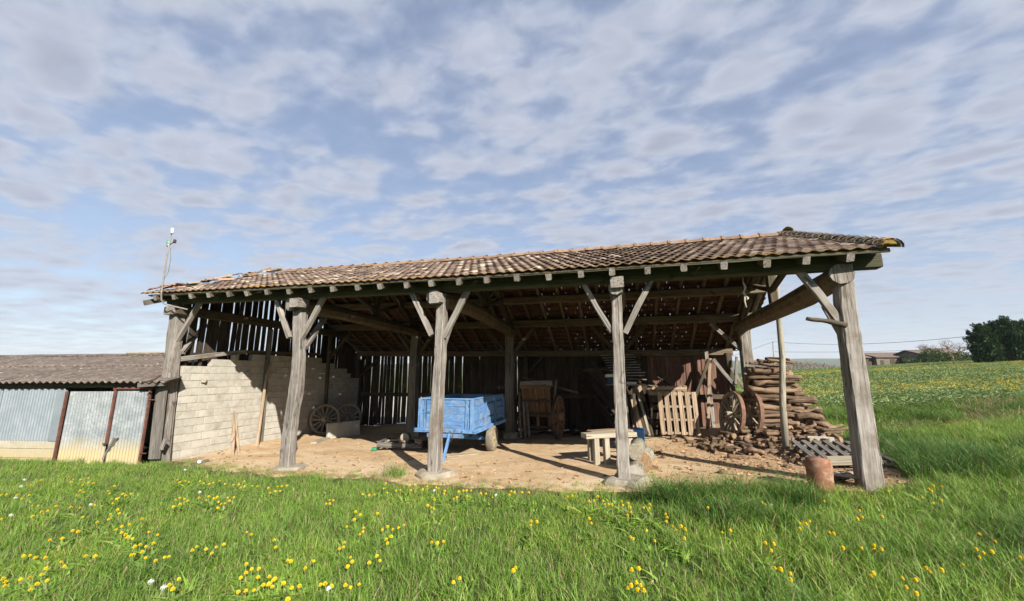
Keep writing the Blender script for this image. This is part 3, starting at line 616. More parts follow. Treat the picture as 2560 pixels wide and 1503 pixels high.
# ---- tiles
roof = link('roof', None, barn)
TW = 0.176
def tile_geo(amp=1.0, lift0=.030):
    # interlocking clay tile: raised side roll, hollow middle; local x across, y up the slope, z out
    xs = [-.5, -.40, -.26, -.10, .10, .26, .40, .5]; zs = [z * amp for z in (.002, .004, .014, .028, .028, .014, .004, .002)]
    L = GAUGE + .125; vs = []; fs = []
    for (y, lift) in ((0.0, lift0), (L, .0)):
        for x, z in zip(xs, zs): vs.append((x * TW * .985, y, z + lift))
    for x, z in zip(xs, zs): vs.append((x * TW * .985, 0.0, z + lift0 - .012))
    n = len(xs)
    for i in range(n - 1): fs += [(i, i + 1, n + i + 1, n + i), (2 * n + i, 2 * n + i + 1, i + 1, i)]
    under = [(x * TW * .985, L, z - .012) for x, z in zip(xs, zs)]; o = len(vs); vs += under
    for i in range(n - 1): fs.append((2 * n + i + 1, 2 * n + i, o + i, o + i + 1))
    return vs, fs
TV, TF = tile_geo(); TVR, TFR = tile_geo(.3, .011)
def tile_frame(front, a, d, jr=1.0):
    b, z = slope_pt(front, d); z += sag(a)
    b2, z2 = slope_pt(front, d + .1); z2 += sag(a); u = Vector((0, b2 - b, z2 - z)); u = Vector((0, u.y, u.z)).normalized()
    x = Vector((1, 0, 0)) if front else Vector((-1, 0, 0)); n = x.cross(u)
    M = Matrix(((x.x, u.x, n.x, a), (x.y, u.y, n.y, b), (x.z, u.z, n.z, z), (0, 0, 0, 1)))
    return M @ Euler((random.gauss(0, .012) * jr, random.gauss(0, .015) * jr, random.gauss(0, .02) * jr)).to_matrix().to_4x4() @ Matrix.Translation((0, random.gauss(0, .004) * jr, abs(random.gauss(0, .003)) * jr))
tiles = []
for k in range(int((LF - .12) / GAUGE)):
    off = (k % 2) * TW / 2; a = -7.42 + off
    while a < 7.0:
        # ragged, broken left verge with missing tiles
        edge = -7.42 + (0.0 if k < 2 else random.uniform(0, .22))
        if a >= edge: tiles.append((True, a, min(k * GAUGE, LF - GAUGE - .10), k))
        a += TW
for k in range(int((LR - .12) / GAUGE)):
    off = (k % 2) * TW / 2; a = -7.40 + off
    while a < 7.0: tiles.append((False, a, min(k * GAUGE, LR - GAUGE - .10), k)); a += TW
front_t = [t for t in tiles if t[0]]
def tdist(t):
    b, z = slope_pt(True, t[2]); return (Vector((t[1], b, z)) - CAM).length - (0.25 if t[3] == 0 else 0)
front_t.sort(key=tdist); near_t = front_t[:300]; rest_t = front_t[300:]
tm = {}
for mt in ('roof_tile', 'eave_tile'):
    s = MB(); s.add(TV, TF); tm[mt] = s.mesh('tile', mt)
for t in near_t: link('tile', tm['eave_tile' if t[3] == 0 else 'roof_tile'], roof, tile_frame(*t[:3]))
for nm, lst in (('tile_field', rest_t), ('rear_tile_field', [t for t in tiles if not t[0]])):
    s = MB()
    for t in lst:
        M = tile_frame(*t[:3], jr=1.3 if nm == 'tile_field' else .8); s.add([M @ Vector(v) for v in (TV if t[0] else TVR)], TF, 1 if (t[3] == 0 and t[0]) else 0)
    o = s.obj(nm, ['roof_tile' if nm == 'tile_field' else 'rear_tile_shaded', 'eave_tile'], roof); o['kind'] = 'stuff'
# ridge tiles
def half_round(L, r, t=.016, n=7, taper=.86):
    s = MB(); vs = []
    for y, q in ((0, 1.0), (L, taper)):
        for rr in (r, r - t):
            for i in range(n + 1):
                an = math.pi * i / n; vs.append((math.cos(an) * rr * q, y, math.sin(an) * rr * q * .8))
    m = n + 1; fs = []
    for i in range(n): fs += [(i, i + 1, 2 * m + i + 1, 2 * m + i)[::-1], (m + i, m + i + 1, 3 * m + i + 1, 3 * m + i), (i, i + 1, m + i + 1, m + i), (2 * m + i, 2 * m + i + 1, 3 * m + i + 1, 3 * m + i)[::-1]]
    s.add(vs, fs)
    # collar at the wide end
    vs = []
    for y in (-.012, .05):
        for i in range(n + 1): an = math.pi * i / n; vs.append((math.cos(an) * (r + .018), y, math.sin(an) * (r + .018) * .8))
    s.add(vs, [(i, i + 1, m + i + 1, m + i)[::-1] for i in range(n)])
    return s
rt = half_round(.41, .13).mesh('ridge_tile', 'ridge_clay', False)
a = 6.95
while a > -6.9:
    M = Matrix.Translation((a, RIDGE[0], RIDGE[1] + sag(a) + .005)) @ Euler((random.gauss(0, .012), random.gauss(0, .03), R(90) + random.gauss(0, .015))).to_matrix().to_4x4()
    link('ridge_tile', rt, roof, M); a -= .385
# verge tiles of the right gable (heavy, lichened, overlapping)
vm = half_round(.40, .115, taper=.8).mesh('verge_tile', 'verge_tile', False)
for front, L in ((True, LF), (False, LR)):
    d = -0.04; k = 0
    while d < L:
        M = tile_frame(front, 7.03, d, 0) @ Matrix.Translation((0, 0, .045)) @ Euler((R(-5), 0, 0)).to_matrix().to_4x4() @ Euler((0, random.gauss(0.2, .08) * (1 if front else -1), random.gauss(-.12, .05) * (1 if front else -1))).to_matrix().to_4x4()
        link('verge_tile', vm, roof, M); d += .225; k += 1
lp = slope_pt(True, -.06); link('lichen_clump', rock_mesh('lichen_clump', .15, .10, .11, 'lichen', 2, .24, seed=4), roof, TRS((7.0, lp[0] + .04, lp[1] + .02)))
# slipped and broken tiles on the left verge
sm_ = []
for mt in ('eave_tile', 'stone', 'pink_tile'):
    s = MB(); s.add(TV, TF); sm_.append(s.mesh('slipped_tile', mt))
for i in range(44):
    d = random.uniform(0.0, LF); b, z = slope_pt(True, d); a = -7.42 + random.uniform(-.05, .45)
    M = tile_frame(True, a, d, 5) @ Matrix.Translation((0, 0, random.uniform(.03, .10))) @ Euler((random.gauss(.05, .06), random.gauss(0, .10), random.gauss(0, .35))).to_matrix().to_4x4()
    link('slipped_tile', sm_[i % 3], roof, M)
beam('verge_rafter', (-7.38, -.42, roof_z(-.42) - .09), (-7.38, 2.7, roof_z(2.7) - .1), .07, .12, 'grey_board', barn)
beam('verge_rafter', (6.98, -.40, roof_z(-.4) - .10 + .02), (6.98, 2.75, roof_z(2.75) - .09), .10, .11, 'grey_board', barn)
beam('verge_rafter', (6.98, 7.2, roof_z(7.2) - .10), (6.98, 2.85, roof_z(2.85) - .09), .10, .11, 'grey_board', barn)
# ---- board cladding: left gable and rear wall
def board(p0, p1, w, t, xref, mat='old_board'):
    M, L = axis_frame(p0, p1, xref); k = max(3, int(L / .35)); s = MB()
    for i in range(k + 1):
        z = L * i / k; e = random.uniform(-.006, .006)
        for (px, py) in ((-w / 2, -t / 2), (w / 2, -t / 2), (w / 2, t / 2), (-w / 2, t / 2)):
            s.v.append((px + e + random.uniform(-.006, .006), py, z + (random.uniform(-.05, .05) if i in (0, k) else 0)))
    for i in range(k):
        for j in range(4): s.f.append((i * 4 + j, i * 4 + (j + 1) % 4, i * 4 + 4 + (j + 1) % 4, i * 4 + 4 + j))
    s.f += [(3, 2, 1, 0), tuple(k * 4 + j for j in range(4))]; s.m = [0] * len(s.f)
    return s.obj('board', mat, barn, M)
b = -0.02
while b < 7.0:
    w = random.uniform(.11, .20); gap = random.choice([.014, .022, .032, .045, .06]) if b < 4.6 else random.choice([.004, .01, .02])
    c = b + w / 2; top = roof_z(c) - .16; low = (1.75 if b < 1.8 else 2.0) if b < 5.3 else (1.75 if b < 6 else 1.45)
    tl = random.gauss(0.0, .02)
    board((-6.97, c, low + random.uniform(-.12, .12)), (-6.97, c + tl, top), w, .022, Vector((0, 1, 0)))
    b += w + gap
a = -6.85; bi = 0
while a < 6.55:
    w = random.uniform(.10, .21)
    gap = random.choice([.012, .02, .028, .04]) if -6.5 < a < -2.6 else random.choice([.001, .002, .004, .012])
    c = a + w / 2; top = 2.56 + random.uniform(-.05, .0) + sag(c); red = 4.0 < a < 6.55
    yb_ = 7.04 + (.026 if (a > -2.5 and bi % 2) else 0); bi += 1
    board((c, yb_, FZ(c, 7.0) + random.uniform(-.05, .06)), (c + random.gauss(0, .018 if a < -2.5 else .006), yb_, top), w, .022, Vector((1, 0, 0)), 'red_board' if red else 'old_board')
    a += (w + gap) if a < -2.5 else (w - (.03 if random.random() < .93 else -.01))
beam('gable_beam', at_a(447, 883, -6.72), at_a(603, 866, -6.72), .12, .11, 'weathered_oak', barn)
beam('gable_beam', at_a(590, 866, -6.78), (-6.78, 4.6, 2.46), .10, .10, 'old_beam', barn)
for bb in (.28, .62, 1.18, 1.55): beam('stud', (-6.82, bb, 1.9), (-6.82, bb, 2.2), .09, .05, 'old_board', barn)
for bb in (2.45, 4.95): beam('gable_post', (-6.63, bb, FZ(-6.6, bb)), (-6.66, bb, 3.1), .10, .09, 'old_beam' if bb > 3 else 'grey_board', barn)
# planks nailed to the left post
pb = [at_b(x, y, -.19) for x, y in ((379, 1130), (399, 950))]
beam('post_board', pb[0], pb[1], .30, .035, 'grey_board', barn)
pb = [at_b(397, 1106, -.20), at_b(407, 1080, -.20)]; beam('cleat', pb[0], pb[1], .07, .03, 'weathered_oak', barn)
# ------------------------------------------------------------------ block wall under the left gable
wall = thing('block_wall', 'pale concrete block wall with a stepped broken top closing the barn end beside the shed', 'wall')
def wall_top(b):
    return float(np.interp(b, [0, .62, .63, 1.40, 1.41, 2.05, 2.06, 4.7, 4.71, 5.3, 5.31, 6.1, 6.11, 7], [1.95, 1.95, 2.13, 2.13, 2.17, 2.17, 2.40, 2.40, 2.22, 2.22, 2.04, 2.04, 1.70, 1.70]))
import bmesh
def bevel_box(name, sx, sy, sz, bev, mat, jit=0.0):
    bm = bmesh.new(); bmesh.ops.create_cube(bm, size=1.0)
    for v in bm.verts: v.co = Vector((v.co.x * sx, v.co.y * sy, v.co.z * sz)) + Vector([random.uniform(-jit, jit) for _ in range(3)])
    if bev: bmesh.ops.bevel(bm, geom=bm.edges[:], offset=bev, segments=1, affect='EDGES')
    me = bpy.data.meshes.new(name); bm.to_mesh(me); bm.free(); me.materials.append(MAT[mat]); return me
CH, CL = .178, .452
bms = [bevel_box('block', .15, CL - .012, CH - .011, .006, 'concrete_block', .004) for _ in range(4)]
cr = 0; z = -0.33; mort = MB()
while z < 2.45:
    b = 0.17 - (cr % 2) * CL / 2
    while b < 7.0:
        b0, b1 = max(b, .17), min(b + CL, 7.0)
        if b1 - b0 > .08 and z + CH <= wall_top((b0 + b1) / 2) + .06:
            f = (b1 - b0) / CL
            o = link('block', random.choice(bms), wall, Matrix.Translation((-6.785 + random.gauss(0, .003), (b0 + b1) / 2, z + CH / 2)) @ Matrix.Diagonal((1, f, 1, 1)))
            mort.box(-6.85, -6.713, b0 + .003, b1 - .003, z, z + CH - .006)
        b += CL
    z += CH; cr += 1
mort.obj('mortar_bed', 'mortar', wall)
for x, y, sz in ((578, 880, .15), (502, 936, .10), (610, 918, .07)):
    p = at_a(x, y, -6.68); link('loose_stone', rock_mesh('loose_stone', sz, sz, sz * 1.1, 'stone', 1, .15, seed=x), wall, TRS(p, x))

# ------------------------------------------------------------------ low shed on the left
A3 = from_cal(-8.0, 9.14); B3 = from_cal(-11.85, 9.52)
U = Vector((A3.x - B3.x, A3.y - B3.y, 0)).normalized(); V = Vector((-U.y, U.x, 0))
if V.dot(Vector((0, 1, 0))) < 0: V = -V
SHM = Matrix(((U.x, V.x, 0, A3.x), (U.y, V.y, 0, A3.y), (0, 0, 1, 0), (0, 0, 0, 1))); SHI = SHM.inverted()
def shp(x, y, off=0.0):            # picture point on the shed front (local x, z)
    d = ray(x, y); o = A3 + V * off; t = (o - CAM).dot(V) / d.dot(V); return SHI @ (CAM + d * t)
shed = thing('low_shed', 'low lean-to shed of corrugated metal sheets with a mossy fibre-cement roof', 'shed', SHM)
def corr(name, w, h, pitch, amp, mat, lx=0, M=None, parent=None, smooth=True, ny=1):
    s = MB(); n = max(4, int(w / pitch * 6)); 
    for j in range(ny + 1):
        for i in range(n + 1):
            x = w * i / n; s.v.append((x, amp * math.cos(2 * math.pi * x / pitch), h * j / ny))
    for j in range(ny):
        for i in range(n): s.f.append((j * (n + 1) + i, j * (n + 1) + i + 1, (j + 1) * (n + 1) + i + 1, (j + 1) * (n + 1) + i))
    s.m = [0] * len(s.f); return s.obj(name, mat, parent, M, smooth)
zb = -0.25; ztop = shp(100, 957).z
xl, xm, xr = shp(166, 1040).x, shp(287, 1030).x, shp(371, 1040).x
ztp = [shp(60, 957).z, shp(240, 963).z, shp(330, 962).z]; zpl = shp(80, 1081).z
XL = -10.8
# plinth blocks
x = XL; k = 0
for row in range(3):
    z0 = zpl - .20 * (row + 1); x = XL - (row % 2) * .22
    while x < xl - .1:
        x1 = min(x + .45, xl - .04)
        link('block', bevel_box('block', x1 - x - .01, .18, .188, .006, 'plinth', .003), shed, Matrix.Translation(((x + x1) / 2, .02, z0 + .1))); x += .45
me = MB(); me.box(XL, xl - .05, -.055, .10, zpl - .62, zpl - .008); me.obj('mortar_bed', 'plinth', shed)
# wall sheets
x = XL
while x < xl - .12:
    w = min(.86, xl - .12 - x); corr('wall_sheet', w, ztp[0] - zpl + .02, .076, .009, 'new_sheet', 0, TRS((x, -.075 - random.uniform(0, .004), zpl - .02)), shed); x += .84
me = MB(); me.box(xl - .30, xl - .04, -.092, -.086, zpl - .02, ztp[0] - .03); me.obj('flashing', 'new_sheet', shed)
# doors
d1 = corr('door_leaf', xm - xl - .06, ztp[1] - zb, .076, .010, 'door_sheet', 0, TRS((xl + .04, -.10, zb)), shed)
d2 = corr('door_leaf', xr - xm - .05, ztp[2] - zb, .076, .010, 'door_sheet', 0, TRS((xm + .02, -.105, zb)), shed)
for x, y0, y1, w in ((xl, zb, ztp[1], .036), (xm - .01, shp(280, 1092).z, ztp[1] + .06, .036), (xr, zb, ztp[2] + .08, .034)):
    beam('door_post', (x, -.12, y0), (x, -.12, y1), w, .05, 'red_iron', shed, wob=.002)
beam('door_rail', (xm - .05, -.12, ztp[2] + .06), (xr + .04, -.12, ztp[2] + .06), .05, .05, 'red_iron', shed, wob=.002)
beam('door_rail', (xm + .02, -.085, zb + .05), (xr, -.085, zb + .05), .03, .05, 'red_iron', shed, wob=.002)
for zz in (.08, 1.22): beam('hinge', (xr, -.13, zz), (xr + .14, -.13, zz), .035, .02, 'red_iron', shed, wob=.001)
beam('latch', (xm - .05, -.15, shp(280, 1090).z), (xm + .04, -.15, shp(280, 1090).z), .04, .03, 'dark_iron', shed, wob=.002)
# lintel, back, ends
beam('lintel', (XL, -.03, ztop + .10), (xr + .12, -.03, ztop + .10), .10, .16, 'old_beam', shed)
me = MB(); me.box(XL, -.75, 2.7, 2.82, -.3, 2.0); me.obj('rear_wall', 'mortar', shed)
# roof sheets
ez, ey0 = shp(100, 941, -.32).z, -.32
rp = SHI @ at_d(200, 878, 12.6); rz_, ry_ = rp.z, rp.y
run = ry_ - ey0; sl = math.atan2(rz_ - ez, run); SL = math.hypot(run, rz_ - ez)
def roof_sheet(i, x0, w, lo, hi, lift, back=False):
    s = MB(); n = int(w / .177 * 6); ny = 5
    for j in range(ny + 1):
        for q in range(n + 1):
            x = w * q / n; s.v.append((x, lo + (hi - lo) * j / ny, .026 * math.cos(2 * math.pi * x / .177) + random.uniform(-.004, .004) - (.012 * (1 - abs(2 * j / ny - 1)))))
    M = Matrix.Translation((x0, ey0, ez + lift)) @ Euler((sl, random.gauss(0, .004), 0)).to_matrix().to_4x4()
    if back: M = Matrix.Translation((x0 + w, 2 * ry_ - ey0, ez + lift)) @ Euler((0, 0, math.pi)).to_matrix().to_4x4() @ Euler((sl, 0, 0)).to_matrix().to_4x4()
    for q_, v_ in enumerate(s.v):
        g_ = SHM @ (M @ Vector(v_))
        if g_.x > -7.03 and g_.y > .12: s.v[q_] = tuple(M.inverted() @ (SHI @ Vector((-7.03, g_.y, g_.z))))
    N = len(s.v); s.v += [(v[0], v[1], v[2] - .008) for v in s.v]
    for j in range(ny):
        for q in range(n):
            f = (j * (n + 1) + q, j * (n + 1) + q + 1, (j + 1) * (n + 1) + q + 1, (j + 1) * (n + 1) + q); s.f += [f, tuple(N + t for t in f[::-1])]
    for q in range(n): s.f.append((q, N + q, N + q + 1, q + 1))
    s.m = [0] * len(s.f)
    s.obj('roof_sheet', 'fibre_cement', shed, M, True)
i = 0; x = XL - .3
while x < .1:
    w = .885 + .04; 
    if x + w > .34: w = .885
    roof_sheet(i, x, w, 0, SL * .56, .0 + (i % 2) * .006, False); roof_sheet(i, x, w, SL * .50, SL, .018 + (i % 2) * .006, False); roof_sheet(i, x, w, 0, SL, .0 + (i % 2) * .006, True)
    x += .885; i += 1
s = MB(); n = 40
for q in range(n + 1):
    x = XL - .3 + q * (-.62 - XL + .3) / n
    for y, z in ((-.16, -.035), (-.07, .02), (0, .04), (.07, .02), (.16, -.035)): s.v.append((x, ry_ + y, rz_ + z + .045 + random.uniform(-.006, .006)))
for q in range(n):
    for j in range(4): s.f.append((q * 5 + j, q * 5 + j + 1, q * 5 + 6 + j, q * 5 + 5 + j)[::-1])
s.m = [0] * len(s.f); s.obj('ridge_cap', 'fibre_cement', shed, None, True)
for x in (-4.05, -3.75, -3.4, -4.3, -2.9, -1.1):
    link('lichen_clump', rock_mesh('lichen_clump', random.uniform(.2, .4), .12, .05, 'lichen', 1, .2, seed=x), shed, TRS((x, ry_ - .06, rz_ + .075)))
s = MB(); s.tube([(.02, -.52, ez + .0), (.15, -.5, ez + .01), (.26, -.45, ez + .06), (.33, -.42, ez + .14)], .02, 6); s.obj('gutter_hook', 'dark_iron', shed)
beam('roof_beam', (-.35, -.22, ez - .06), (.28, -.22, ez - .03), .10, .12, 'grey_board', shed)
# stick holding the doors
p0 = ground_hit(249, 1140); p1 = SHM @ shp(286, 1076, -.16)
pr = beam('prop_stick', p0, p1, .05, .06, 'weathered_oak'); tag(pr, 'grey wooden stick propped against the corrugated shed doors', 'stick')

# ------------------------------------------------------------------ mast on the eave
mast = thing('electric_mast', 'bent metal service pipe with insulators rising past the eave above the low shed', 'mast')
mp = [at_b(x, y, bb) for x, y, bb in ((462, 762, -.20), (440, 757, -.30), (418, 752, -.36), (404, 748, -.44), (397, 738, -.50), (397, 722, -.54), (402, 690, -.54), (409, 640, -.54), (421, 580, -.54))]
s = MB(); s.tube(mp, [.017, .017, .017, .017, .017, .017, .017, .016, .015], 8); s.obj('pipe', 'zinc_pipe', mast, None, True)
tp = mp[-1]
s = MB(); s.tube([tp, tp + Vector((0, 0, .06)), tp + Vector((.03, 0, .10))], .012, 6); s.obj('hook', 'dark_iron', mast)
for q, (x, y, mt) in enumerate(((424, 566, 'porcelain'), (424, 571, 'porcelain'), (430, 594, 'dark_iron'), (414, 603, 'glass_green'), (414, 597, 'glass_green'))):
    p = at_b(x, y, -.54); s = MB(); s.tube([p - Vector((0, 0, .045)), p - Vector((0, 0, .02)), p, p + Vector((0, 0, .03)), p + Vector((0, 0, .045))], [.02, .038, .026, .036, .016], 8); s.obj('insulator', mt, mast, None, True)
s = MB(); pa, pb = at_b(413, 605, -.54), at_b(432, 594, -.54); s.tube([pa, pb], .010, 6); s.obj('bracket', 'dark_iron', mast)
s = MB(); s.tube([at_b(420, 610, -.55), at_b(420, 640, -.57), at_b(414, 670, -.56), at_b(402, 690, -.54)], .004, 4); s.obj('lead_wire', 'wire', mast)

# ------------------------------------------------------------------ small builders
def wheel(R0, ns, M, label, group, hub=.11, rimw=.07, mats=('wheel_wood', 'rusty_tyre_iron')):
    w = thing('cart_wheel', label, 'wheel', M, group)
    def ring(name, r0, r1, hw, mat):
        s = MB(); n = 36
        for i in range(n):
            a = 2 * math.pi * i / n
            for r, y in ((r0, -hw), (r1, -hw), (r1, hw), (r0, hw)): s.v.append((math.sin(a) * r, y, R0 + math.cos(a) * r))
        for i in range(n):
            for j in range(4): s.f.append((i * 4 + j, i * 4 + (j + 1) % 4, ((i + 1) % n) * 4 + (j + 1) % 4, ((i + 1) % n) * 4 + j))
        s.m = [0] * len(s.f); s.obj(name, mat, w)
    ring('rim', R0 - .085, R0 - .012, rimw / 2 - .005, mats[0]); ring('iron_tyre', R0 - .0125, R0, rimw / 2, mats[1])
    for i in range(ns):
        a = 2 * math.pi * (i + .5) / ns; d = Vector((math.sin(a), 0, math.cos(a))); c = Vector((0, 0, R0))
        beam('spoke', c + d * hub * .8, c + d * (R0 - .08), .038, .05, mats[0], w, wob=.003, seg=.3)
    s = MB(); s.tube([(0, y, R0) for y in (-.17, -.12, -.06, .06, .12, .17)], [hub * .62, hub * .75, hub, hub, hub * .75, hub * .6], 12); s.obj('hub', mats[0], w)
    s = MB(); s.tube([(0, -.19, R0), (0, .19, R0)], .035, 8); s.obj('axle_hole', 'dark_iron', w)
    return w
def pallet(M, w, d, ns, nb, label, mat='pale_wood', sw=.095, bottom=True, group=None):
    """slats run along local y, bearers along x."""
    p = thing('pallet', label, 'pallet', M, group)
    for i in range(ns):
        x = -w / 2 + sw / 2 + (w - sw) * i / (ns - 1); beam('slat', (x, -d / 2, .11), (x + random.gauss(0, .004), d / 2, .11), sw, .02, mat, p, wob=.003, xref=Vector((1, 0, 0)))
    for j in range(nb):
        y = -d / 2 + .05 + (d - .1) * j / (nb - 1); beam('bearer', (-w / 2, y, .055), (w / 2, y, .055), .06, .088, mat, p, wob=.003)
        if bottom and j in (0, nb - 1): beam('base_board', (-w / 2, y, .0), (w / 2, y, .0), .10, .018, mat, p, wob=.002)
    return p
def plank(p0, p1, w, t, mat, name, label, cat, group=None, xref=None, **k):
    o = beam(name, p0, p1, w, t, mat, None, xref=xref, **k); tag(o, label, cat, group); return o

# ------------------------------------------------------------------ blue farm trailer
tr = thing('farm_trailer', 'small blue painted wooden farm trailer parked behind the third post from the shed', 'trailer', TRS((-.56, 1.68, FZ(-.56, 2.6)), 0))
zt0 = .56; W2 = .68; DL = 2.3; HT = .64; tf = -FZ(-.56, 2.6)
bed = zt0 + tf - .02
def tbm(name, p0, p1, w, h, mat='blue_paint', par=None, **k): return beam(name, p0, p1, w, h, mat, par or tr, wob=k.pop('wob', .003), **k)
for i, (h0, h1) in enumerate(((.0, .15), (.155, .315), (.32, .48), (.485, .64))):
    zc = bed + (h0 + h1) / 2
    tbm('plank', (-W2 + .06, .03, zc), (W2 - .06, .03, zc), .028, h1 - h0)
    for sx in (-1, 1): tbm('plank', (sx * (W2 - .02), .06, zc), (sx * (W2 - .02), DL, zc), .028, h1 - h0)
    tbm('plank', (-W2 + .06, DL - .03, zc), (W2 - .06, DL - .03, zc), .028, h1 - h0)
for sx in (-1, 1):
    tbm('corner_post', (sx * (W2 - .035), .005, bed - .04), (sx * (W2 - .035), .005, bed + HT + .01), .09, .05)
    tbm('panel_strap', (sx * (W2 - .17), .005, bed), (sx * (W2 - .17), .005, bed + HT - .01), .06, .028)
    for yy in (.75, 1.5, DL - .05): tbm('side_stake', (sx * (W2 + .02), yy, bed - .10), (sx * (W2 + .02), yy, bed + HT - .03), .06, .035)
    tbm('top_rail', (sx * (W2 - .02), .05, bed + HT + .012), (sx * (W2 - .02), DL, bed + HT + .012), .05, .03)
    tbm('side_sill', (sx * (W2 + .035), -.02, bed - .05), (sx * (W2 + .035), DL + .03, bed - .05), .08, .09)
    tbm('chassis_beam', (sx * .38, .0, bed - .14), (sx * .38, DL, bed - .14), .07, .10)
tbm('top_rail', (-W2, .02, bed + HT + .012), (W2, .02, bed + HT + .012), .06, .028)
tbm('front_sill', (-W2 - .09, -.025, bed - .045), (W2 + .06, -.025, bed - .045), .07, .085)
tbm('chassis_beam', (-.44, .02, bed - .15), (.44, .02, bed - .15), .08, .10, taper=1.0)
for x in (-W2 - .06, -W2 + .20, -.18, .16, .44, W2 + .04):
    s = MB(); s.tube([(x, -.08, bed - .04), (x, -.045, bed - .04), (x, -.03, bed - .04)], [.018, .036, .04], 8); s.obj('bolt', 'blue_metal', tr, None, True)
me = MB(); me.box(-W2, W2, .04, DL, bed - .03, bed - .012); me.obj('bed_floor', 'grey_board', tr)
tbm('axle', (-W2 + .0, 1.12, .30), (W2 - .0, 1.12, .30), .08, .08, 'blue_metal')
for sx in (-1, 1): tbm('spring_block', (sx * .38, .85, bed - .22), (sx * .38, 1.4, bed - .22), .10, .12, 'blue_metal')
for sx in (-1, 1):
    wl = link('wheel', None, tr, Matrix.Translation((sx * (W2 + .06), 1.12, .305)) @ Euler((0, 0, R(90) + .05)).to_matrix().to_4x4())
    s = MB(); n = 28; prof = [(.20, -.055), (.245, -.082), (.285, -.085), (.305, -.06), (.308, 0), (.305, .06), (.285, .085), (.245, .082), (.20, .055)]
    for i in range(n):
        a = 2 * math.pi * i / n
        for r, y in prof: s.v.append((math.sin(a) * r, y, math.cos(a) * r))
    m = len(prof)
    for i in range(n):
        for j in range(m - 1): s.f.append((i * m + j, i * m + j + 1, ((i + 1) % n) * m + j + 1, ((i + 1) % n) * m + j))
    s.m = [0] * len(s.f); s.obj('tyre', 'rubber', wl, None, True)
    s = MB(); s.tube([(0, y, 0) for y in (-.06, -.05, -.015, .015, .05, .06)], [.205, .20, .12, .12, .20, .205], 20); s.obj('rim', 'cream_paint', wl, None, True)
    s = MB(); s.tube([(0, -.09, 0), (0, .09, 0)], .045, 10); s.obj('hub', 'cream_paint', wl)
hp = floor_hit(1088, 1136); hl = tr.matrix_world if False else None
tbm('drawbar', (hp.x + .54, .0, bed - .10), (hp.x + .56, hp.y - 1.68 + .05, .03), .055, .05)
s = MB(); s.tube([(.12, -.03, bed - .11), (.14, -.05, bed - .22), (.17, -.05, bed - .28), (.20, -.05, bed - .22), (.21, -.03, bed - .11)], .008, 5); s.obj('chain', 'dark_iron', tr)

# ------------------------------------------------------------------ left corner: wheels, slab, sticks
p = floor_hit(808, 1073)
wheel(.50, 14, TRS((p.x - .25, p.y + .1, FZ(p.x - .25, p.y + .1) - .02), R(55), R(-9)), 'wooden cart wheel with long spokes standing half behind the concrete slab', None)
wheel(.50, 14, TRS((-6.05, 5.45, FZ(-6.05, 5.45) - .02), R(58), R(-9)), 'wooden cart wheel in the dark corner behind the other wheel and slab', None)
p0, p1 = floor_hit(803, 1080), floor_hit(884, 1070)
d = (p1 - p0); M = Matrix.Translation((p0 + p1) / 2 + Vector((0, 0, .21))) @ Euler((R(-8), 0, math.atan2(d.y, d.x))).to_matrix().to_4x4()
o = link('concrete_slab', bevel_box('concrete_slab', min(d.length, 1.25), .08, .50, .008, 'concrete_block', .006), None, M); tag(o, 'upright rectangular concrete slab standing before the cart wheels', 'slab')
o = plank(floor_hit(770, 1092), floor_hit(805, 1080), .18, .10, 'stone', 'kerb_stone', 'pale flat stone lying at the foot of the block wall', 'stone')
ap = at_a(577, 1012, -6.62)
fk = thing('forked_stick', 'forked wooden stick leaning upright against the sunny block wall', 'stick')
for x, y, w in ((572, 1121, .06), (588, 1117, .05)):
    q = floor_hit(x, y); M_, L_ = axis_frame(q - Vector((0, 0, .02)), ap); poly_beam('prong', [q - Vector((0, 0, .03)), q.lerp(ap, .45) + Vector((.03, -.03, 0)), ap], [w * 1.1, w, w * .7], [w, w, w * .7], 'pale_wood', fk)
q0, q1 = floor_hit(632, 1100), at_a(661, 893, -6.66)
plank(q0, q1, .06, .04, 'pale_wood', 'leaning_board', 'narrow upright plank fixed to the middle of the block wall', 'plank')
o = link('white_tin', None); s = MB(); bpy.data.objects.remove(o)
q = floor_hit(494, 1141); s = MB(); s.tube([(0, 0, 0), (0, 0, .14)], .035, 10); o = s.obj('white_tin', 'white_thing', None, Matrix.Translation(q + Vector((0, 0, .04))) @ Euler((R(80), 0, .7)).to_matrix().to_4x4()); tag(o, 'small white tin lying at the grass edge by the block wall', 'tin')
q0, q1 = floor_hit(470, 1146), floor_hit(512, 1137); plank(q0 + Vector((0, 0, .02)), q1 + Vector((0, 0, .05)), .05, .03, 'grey_board', 'scrap_plank', 'short grey batten lying beside the white tin', 'plank')

# pallet with a clay pipe behind the second and third posts
p = floor_hit(985, 1105); pallet(TRS((p.x, p.y + .15, p.z + .06), R(14), R(-2), R(3)), 1.15, .80, 7, 3, 'weathered pallet lying flat on the earth with a clay pipe on it', 'grey_board')
s = MB(); n = 16; q = Vector((p.x + .08, p.y + .05, p.z + .19))
s.tube([(0, 0, 0), (0, .28, 0)], .125, n, False); s.tube([(0, .28, 0), (0, 0, 0)], .10, n, False)
for i in range(n): s.f.append((i, (i + 1) % n, 2 * n + n + ((n - i - 1) % n), 2 * n + n + ((n - i) % n))[:4]) if False else None
s.m = [0] * len(s.f); s.tube([(0, -.001, 0), (0, .002, 0)], [.124, .124], n, True)
o = s.obj('clay_pipe', 'stone', None, Matrix.Translation(q + Vector((0, 0, .07))) @ Euler((0, 0, .35)).to_matrix().to_4x4(), True); tag(o, 'short thick clay pipe section resting on the flat pallet', 'pipe')
